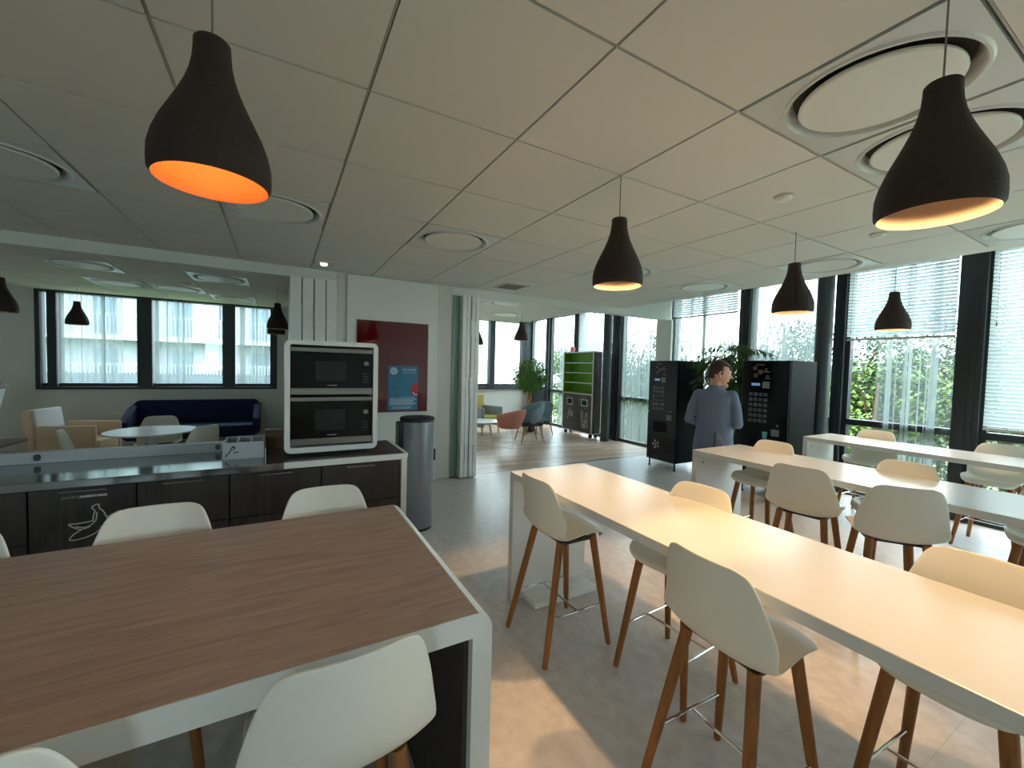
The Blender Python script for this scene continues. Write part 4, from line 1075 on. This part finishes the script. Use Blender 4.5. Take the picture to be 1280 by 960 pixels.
HT = Matrix.Translation((.035, 0, 1.497)) @ Matrix.Rotation(R(-66), 4, 'Z') @ Matrix.Rotation(R(8), 4, 'Y') @ Matrix.Scale(1.14, 4)
bm = BM()
# torso, neck
rings = [ell((0, 0, .93), .105, .155), ell((0, 0, 1.05), .10, .145), ell((.005, 0, 1.2), .11, .16), ell((.0, 0, 1.34), .105, .185), ell((-.005, 0, 1.42), .085, .17), ell((0, 0, 1.475), .062, .08), ell((.015, 0, 1.53), .056, .056), ell((.03, 0, 1.60), .055, .055)]
loft(bm, rings)
for s_ in (1, -1):
    limb(bm, [Vector((0, s_*.095, .93)), Vector((.01, s_*.10, .50)), Vector((-.01, s_*.105, .09))], [.085, .058, .042])
    limb(bm, [Vector((-.02, s_*.105, .05)), Vector((.14, s_*.12, .035))], [.04, .034])
    a_, e_, w_ = SH[s_]; limb(bm, [a_, e_, w_], [.052, .042, .028])
    # hand: palm and five fingers
    d = (w_-e_).normalized(); side = Vector((0, 0, 1)); lat = d.cross(side).normalized()
    pc = w_+d*.055
    limb(bm, [w_+d*.01, pc+d*.035], [.026, .034])
    for q, (off, L) in enumerate(((.03, .068), (.010, .078), (-.010, .072), (-.03, .056))):
        p0 = pc+d*.035+side*off; p1 = p0+d*L*.5+lat*(.008*s_); p2 = p1+d*L*.4+lat*(.022*s_)
        limb(bm, [p0, p1, p2], [.0095, .009, .0075], 8)
    th0 = w_+d*.03+side*.022; limb(bm, [th0, th0+side*.035+d*.02+lat*.008*s_, th0+side*.045+d*.05+lat*.016*s_], [.012, .0105, .009], 8)
# head (local: +x face, z up from chin base)
hb = BM(); bmesh.ops.create_uvsphere(hb, u_segments=32, v_segments=24, radius=1)
for v in hb.verts:
    x, y, z = v.co
    X, Y_, Z = x*.098, y*.077, z*.118
    if z < -.1: X *= 1-.10*(-z-.1); Y_ *= 1-.33*(-z-.1)
    if x > 0 and z < .1: X += .008*min(1, (.1-z))
    if x < -.3 and z < -.3: X *= .80
    v.co = (X, Y_, Z+.128)
limb(hb, [Vector((.093, 0, .150)), Vector((.112, 0, .118)), Vector((.098, 0, .108))], [.010, .0145, .011], 8)   # nose
limb(hb, [Vector((.088, -.022, .075)), Vector((.096, 0, .078)), Vector((.088, .022, .075))], [.006, .0085, .006], 8)     # mouth
limb(hb, [Vector((.085, -.042, .162)), Vector((.097, -.01, .166)), Vector((.097, .01, .166)), Vector((.085, .042, .162))], [.008, .009, .009, .008], 8)  # brow
limb(hb, [Vector((.072, 0, .022)), Vector((.086, 0, .034))], [.022, .02], 8)  # chin
for s_ in (1, -1):
    limb(hb, [Vector((-.005, s_*.076, .105)), Vector((-.012, s_*.082, .14)), Vector((.0, s_*.080, .158))], [.009, .013, .010], 8)
hb.transform(HT)
tmp = bpy.data.meshes.new('tmp'); hb.to_mesh(tmp); hb.free(); bm.from_mesh(tmp); bpy.data.meshes.remove(tmp)
remesh(obj('body', bm, M['skin'], man, smooth='full'), .0065, 3)
for s_ in (1, -1):
    bm = BM(); bmesh.ops.create_uvsphere(bm, u_segments=12, v_segments=8, radius=.009, matrix=HT @ Matrix.Translation((.086, s_*.03, .145))); obj('eye', bm, M['sensor'], man, smooth='full')
# hair: short, follows the skull
hb = BM(); bmesh.ops.create_uvsphere(hb, u_segments=36, v_segments=26, radius=1)
kill = []
for v in hb.verts:
    x, y, z = v.co
    th = .010 if z < .3 else .014+.008*max(0, z)
    line = -.42 if x < -.35 else (-.10 if x < .25 else .62)
    X, Y_, Z = x*(.098+th), y*(.077+th*.85), z*(.118+th)
    if z < -.1: X *= 1-.10*(-z-.1); Y_ *= 1-.33*(-z-.1)
    if x < -.3 and z < -.3: X *= .84
    v.co = (X, Y_, Z+.128)
    if z < line: kill.append(v)
bmesh.ops.delete(hb, geom=kill, context='VERTS'); hb.transform(HT)
mods(obj('hair', hb, M['hair'], man, smooth='full'), .012, 0, -1)
# blazer
bm = BM()
rings = [ell((-.005, 0, .80), .135, .205, pw=2.4), ell((-.005, 0, .90), .135, .20, pw=2.4), ell((-.0, 0, 1.0), .130, .187, pw=2.3), ell((0, 0, 1.10), .126, .176, pw=2.3), ell((.003, 0, 1.22), .132, .186, pw=2.3), ell((0, 0, 1.33), .128, .196, pw=2.4), ell((-.004, 0, 1.40), .112, .190, pw=2.4), ell((-.004, 0, 1.45), .088, .140, pw=2.2), ell((.0, 0, 1.485), .076, .095), ell((.008, 0, 1.515), .07, .072)]
loft(bm, rings)
for s_ in (1, -1):
    a_, e_, w_ = SH[s_]
    limb(bm, [a_, a_.lerp(e_, .5)+Vector((-.008, s_*.012, 0)), e_, e_.lerp(w_, .55), w_-(w_-e_).normalized()*.01], [.064, .056, .050, .045, .040], 16)
remesh(obj('blazer', bm, M['blazer'], man, smooth='full'), .009, 5)
bm = BM(); loft(bm, [ell((.010, 0, 1.49), .078, .076), ell((.016, 0, 1.528), .071, .068), ell((.016, 0, 1.53), .063, .060), ell((.010, 0, 1.50), .064, .062)], cap=False); mods(obj('collar', bm, M['blazer'], man, smooth='full'), .006, 1, 0)
# vent with overlapping flap at the right back hem
bm = BM(); vs = []
for z, w_ in ((1.03, .006), (.95, .03), (.87, .05), (.795, .062)):
    row = []
    for k in range(6):
        y = -.055-w_*k/5*2.2; xx = -math.sqrt(max(0, 1-(abs(y)/.208)**2.4))**(1/1.2)*.142-.006*(5-k)/5
        row.append((xx, y, z))
    vs.append(row)
loft(bm, vs, closed_ring=False); mods(obj('vent_flap', bm, M['blazer'], man, smooth='full'), .006, 0, 0)
bm = BM(); tube(bm, [(-.146, -.05, 1.03), (-.150, -.05, .9), (-.151, -.05, .80)], .006, 6); o = obj('vent_slit_shade', bm, M['blazer_shade'], man)  # dark strip standing in for the shade in the slit
# trousers, shoes
bm = BM(); loft(bm, [ell((0, 0, .84), .115, .165), ell((0, 0, .93), .112, .165), ell((0, 0, 1.0), .105, .152)])
for s_ in (1, -1): limb(bm, [Vector((0, s_*.085, .86)), Vector((.012, s_*.098, .50)), Vector((-.012, s_*.105, .08))], [.096, .074, .062], 16)
remesh(obj('trousers', bm, M['trouser'], man, smooth='full'), .010, 4)
for s_ in (1, -1):
    bm = BM(); loft(bm, [ell((.035, s_*.115, 0.0), .145, .05, pw=2.6), ell((.035, s_*.115, .025), .147, .052, pw=2.6), ell((.02, s_*.113, .06), .115, .047), ell((-.02, s_*.11, .10), .06, .045)]); obj('shoe', bm, M['shoe'], man, smooth=True)

# ------------------------------------------------------------------ outdoors
GZ = -3.6
b = BM(); box(b, -80, 90, -60, 90, GZ-.2, GZ); struct(obj('ground', b, M['grass']))
def tree_proto(name, label, leafm, loc, h, r_, seed, nl=11000, ls=.125):
    t = thing(name, label, 'tree', loc, 0, 'trees outside the windows')
    rnd = random.Random(seed); bt = BM(); bl = BM()
    tube(bt, [(0, 0, 0), (.05, .02, h*.35), (0, .05, h*.6), (.03, 0, h*.85)], [.16, .12, .08, .03], 8)
    blobs = []
    for k in range(16):
        a = rnd.uniform(0, 6.28); zz = rnd.uniform(.30, .95); rr = r_*(.25+.65*math.sin(PI*min(1, (zz-.2)/.85)))*rnd.uniform(.5, 1)
        c = Vector((rr*math.cos(a), rr*math.sin(a), h*zz)); blobs.append((c, r_*rnd.uniform(.28, .46)))
        tube(bt, [(0, .03, h*max(.25, zz-.25)), c*.6+Vector((0, 0, h*zz*.36)), c], [.05, .03, .012], 6)
    for k in range(nl):
        c, q = blobs[k % 16]; v = Vector((rnd.gauss(0, 1), rnd.gauss(0, 1), rnd.gauss(0, 1))).normalized()*q*(rnd.random()**.33)
        leaf_quad(bl, c+v, v+Vector((rnd.uniform(-1, 1), rnd.uniform(-1, 1), rnd.uniform(-1, .4)))*q, Vector((0, 0, 1)), rnd.uniform(.7, 1.3)*ls, rnd.uniform(.5, .8)*ls)
    obj('trunk', bt, M['bark'], t, smooth=True); obj('crown', bl, leafm, t)
    return t
ta = tree_proto('broadleaf_tree', 'bright green tree nearest outside the window beside the farthest white table', M['treeleaf2'], (12.4, 4.3, GZ), 6.0, 1.7, 21)
tb = tree_proto('broadleaf_tree', 'mid green tree outside the window right of the farthest pendant', M['treeleaf'], (13.6, 2.4, GZ), 6.7, 2.2, 22)
tc_ = tree_proto('broadleaf_tree', 'grey-green tree outside the window above the right vending machine', M['treeleaf3'], (15.5, 7.9, GZ), 7.0, 2.2, 23)
for src, x, y, s_, lab in [
    (tc_, 13.5, 5.4, .98, 'grey-green tree outside, right of the tree above the right vending machine'),
    (tb, 16.5, 9.4, 1.04, 'tree outside behind the bamboo plant and left vending machine'),
    (tc_, 14.5, 11.6, 1.02, 'tree outside the window above the left vending machine'),
    (tb, 14.0, 13.4, 1.05, 'tree outside the tall sheer curtain left of the vending machines'),
    (ta, 15.8, 15.6, 1.0, 'tree outside, seen past the lounge column'),
    (tb, 15.0, 19.0, 1.05, 'tree outside above the green shelf cabinet'),
    (tc_, 17.5, 23.5, 1.05, 'distant tree outside left of the green shelf cabinet'),
    (ta, 10.5, 20.0, .78, 'low bright tree outside the end window beside the ficus'),
    (tb, 12.5, .2, 1.0, 'tree outside behind the lowered blind at the right edge'),
    (tc_, 17.0, 4.6, 1.05, 'farther tree filling the gap outside the right window'),
    (ta, 14.5, -2.5, 1.1, 'tree outside beyond the right picture edge')]:
    dup(src, (x, y, GZ), random.uniform(0, 6), lab, (s_, s_, s_))

t = thing('apartment_building', 'white apartment block with balconies outside the left lounge window', 'building', (-3, 26, GZ))
YB0 = 24.0
bm = BM(); box(bm, -16, 3.5, YB0+1.2, YB0+8, GZ, 9); obj('facade', bm, M['bwall'], t, world=True)
bm = BM(); box(bm, -16, 3.5, YB0, YB0+1.2, GZ, .95); o = obj('grey_base', bm, M['bgrey'], t, world=True)
for z in (2.42, 5.4):
    bm = BM(); box(bm, -16, 3.5, YB0, YB0+1.2, z, z+.22); s_ = obj('balcony_slab', bm, M['bwall'], t, world=True)
for z0, z1 in ((2.64, 3.55), (.95, 1.40), (5.62, 6.5)):
    bm = BM(); k = -16
    while k < 3.5:
        box(bm, k, k+.035, YB0+.03, YB0+.06, z0, z1); k += .13
    box(bm, -16, 3.5, YB0+.02, YB0+.07, z1-.05, z1); obj('railing', bm, M['bwall'], t, world=True)
for x in (-10.5, -7.2, -4.45, -1.25, 1.6):
    for z in (2.64, -.4, 5.62):
        bm = BM(); box(bm, x, x+.75, YB0+1.14, YB0+1.22, z if z > 0 else 1.0, (z if z > 0 else .2)+1.85); f = obj('window', bm, M['bglass'], t, world=True)
for x in (-9.0, -5.6, -2.6, .6):
    bm = BM(); box(bm, x, x+.05, YB0+.9, YB0+1.2, .95, 8.8); obj('wall_joint', bm, M['bgrey'], t, world=True)

# ------------------------------------------------------------------ light
w = bpy.data.worlds.new('sky'); S.world = w; w.use_nodes = True; nt = w.node_tree
bg = nt.nodes['Background']; tc = nt.nodes.new('ShaderNodeTexCoord')
n = nt.nodes.new('ShaderNodeTexNoise'); n.inputs['Scale'].default_value = 2.5; n.inputs['Detail'].default_value = 6
rp = nt.nodes.new('ShaderNodeValToRGB'); rp.color_ramp.elements[0].position = .4; rp.color_ramp.elements[1].position = .6
rp.color_ramp.elements[0].color = (.66, .84, 1, 1); rp.color_ramp.elements[1].color = (.90, .96, 1, 1)
nt.links.new(tc.outputs['Generated'], n.inputs['Vector']); nt.links.new(n.outputs['Fac'], rp.inputs['Fac']); nt.links.new(rp.outputs['Color'], bg.inputs['Color'])
bg.inputs['Strength'].default_value = 7.8
def portal(name, loc, rot, sx, sy):
    l = bpy.data.lights.new(name, 'AREA'); l.shape = 'RECTANGLE'; l.size = sx; l.size_y = sy; l.cycles.is_portal = True
    o = bpy.data.objects.new(name, l); COL.objects.link(o); o.location = loc; o.rotation_euler = rot
portal('window_portal', (7.12, 1.15, 1.6), (0, R(90), 0), 3.2, 9.2)
portal('window_portal', (7.12, 8.6, 1.6), (0, R(90), 0), 3.2, 5.0)
portal('window_portal', (-1.88, YE1+.22, 1.95), (R(-90), 0, 0), 3.7, 1.8)
portal('window_portal', (-2.4, YB-.2, 1.8), (R(90), 0, 0), 1.6, 1.5)  # portal of the added back window
portal('window_portal', (5.0, YE2+.22, 2.05), (R(-90), 0, 0), 4.0, 2.1)

S.view_settings.view_transform = 'Standard'; S.view_settings.look = 'None'
S.view_settings.gamma = 1; S.view_settings.exposure = .68; S.view_settings.use_curve_mapping = False
c = S.cycles
c.use_denoising = True; c.max_bounces = 10; c.diffuse_bounces = 6; c.glossy_bounces = 4; c.transparent_max_bounces = 24; c.transmission_bounces = 6
c.caustics_reflective = False; c.caustics_refractive = False; c.sample_clamp_indirect = 8
c.use_adaptive_sampling = True; c.adaptive_threshold = .01
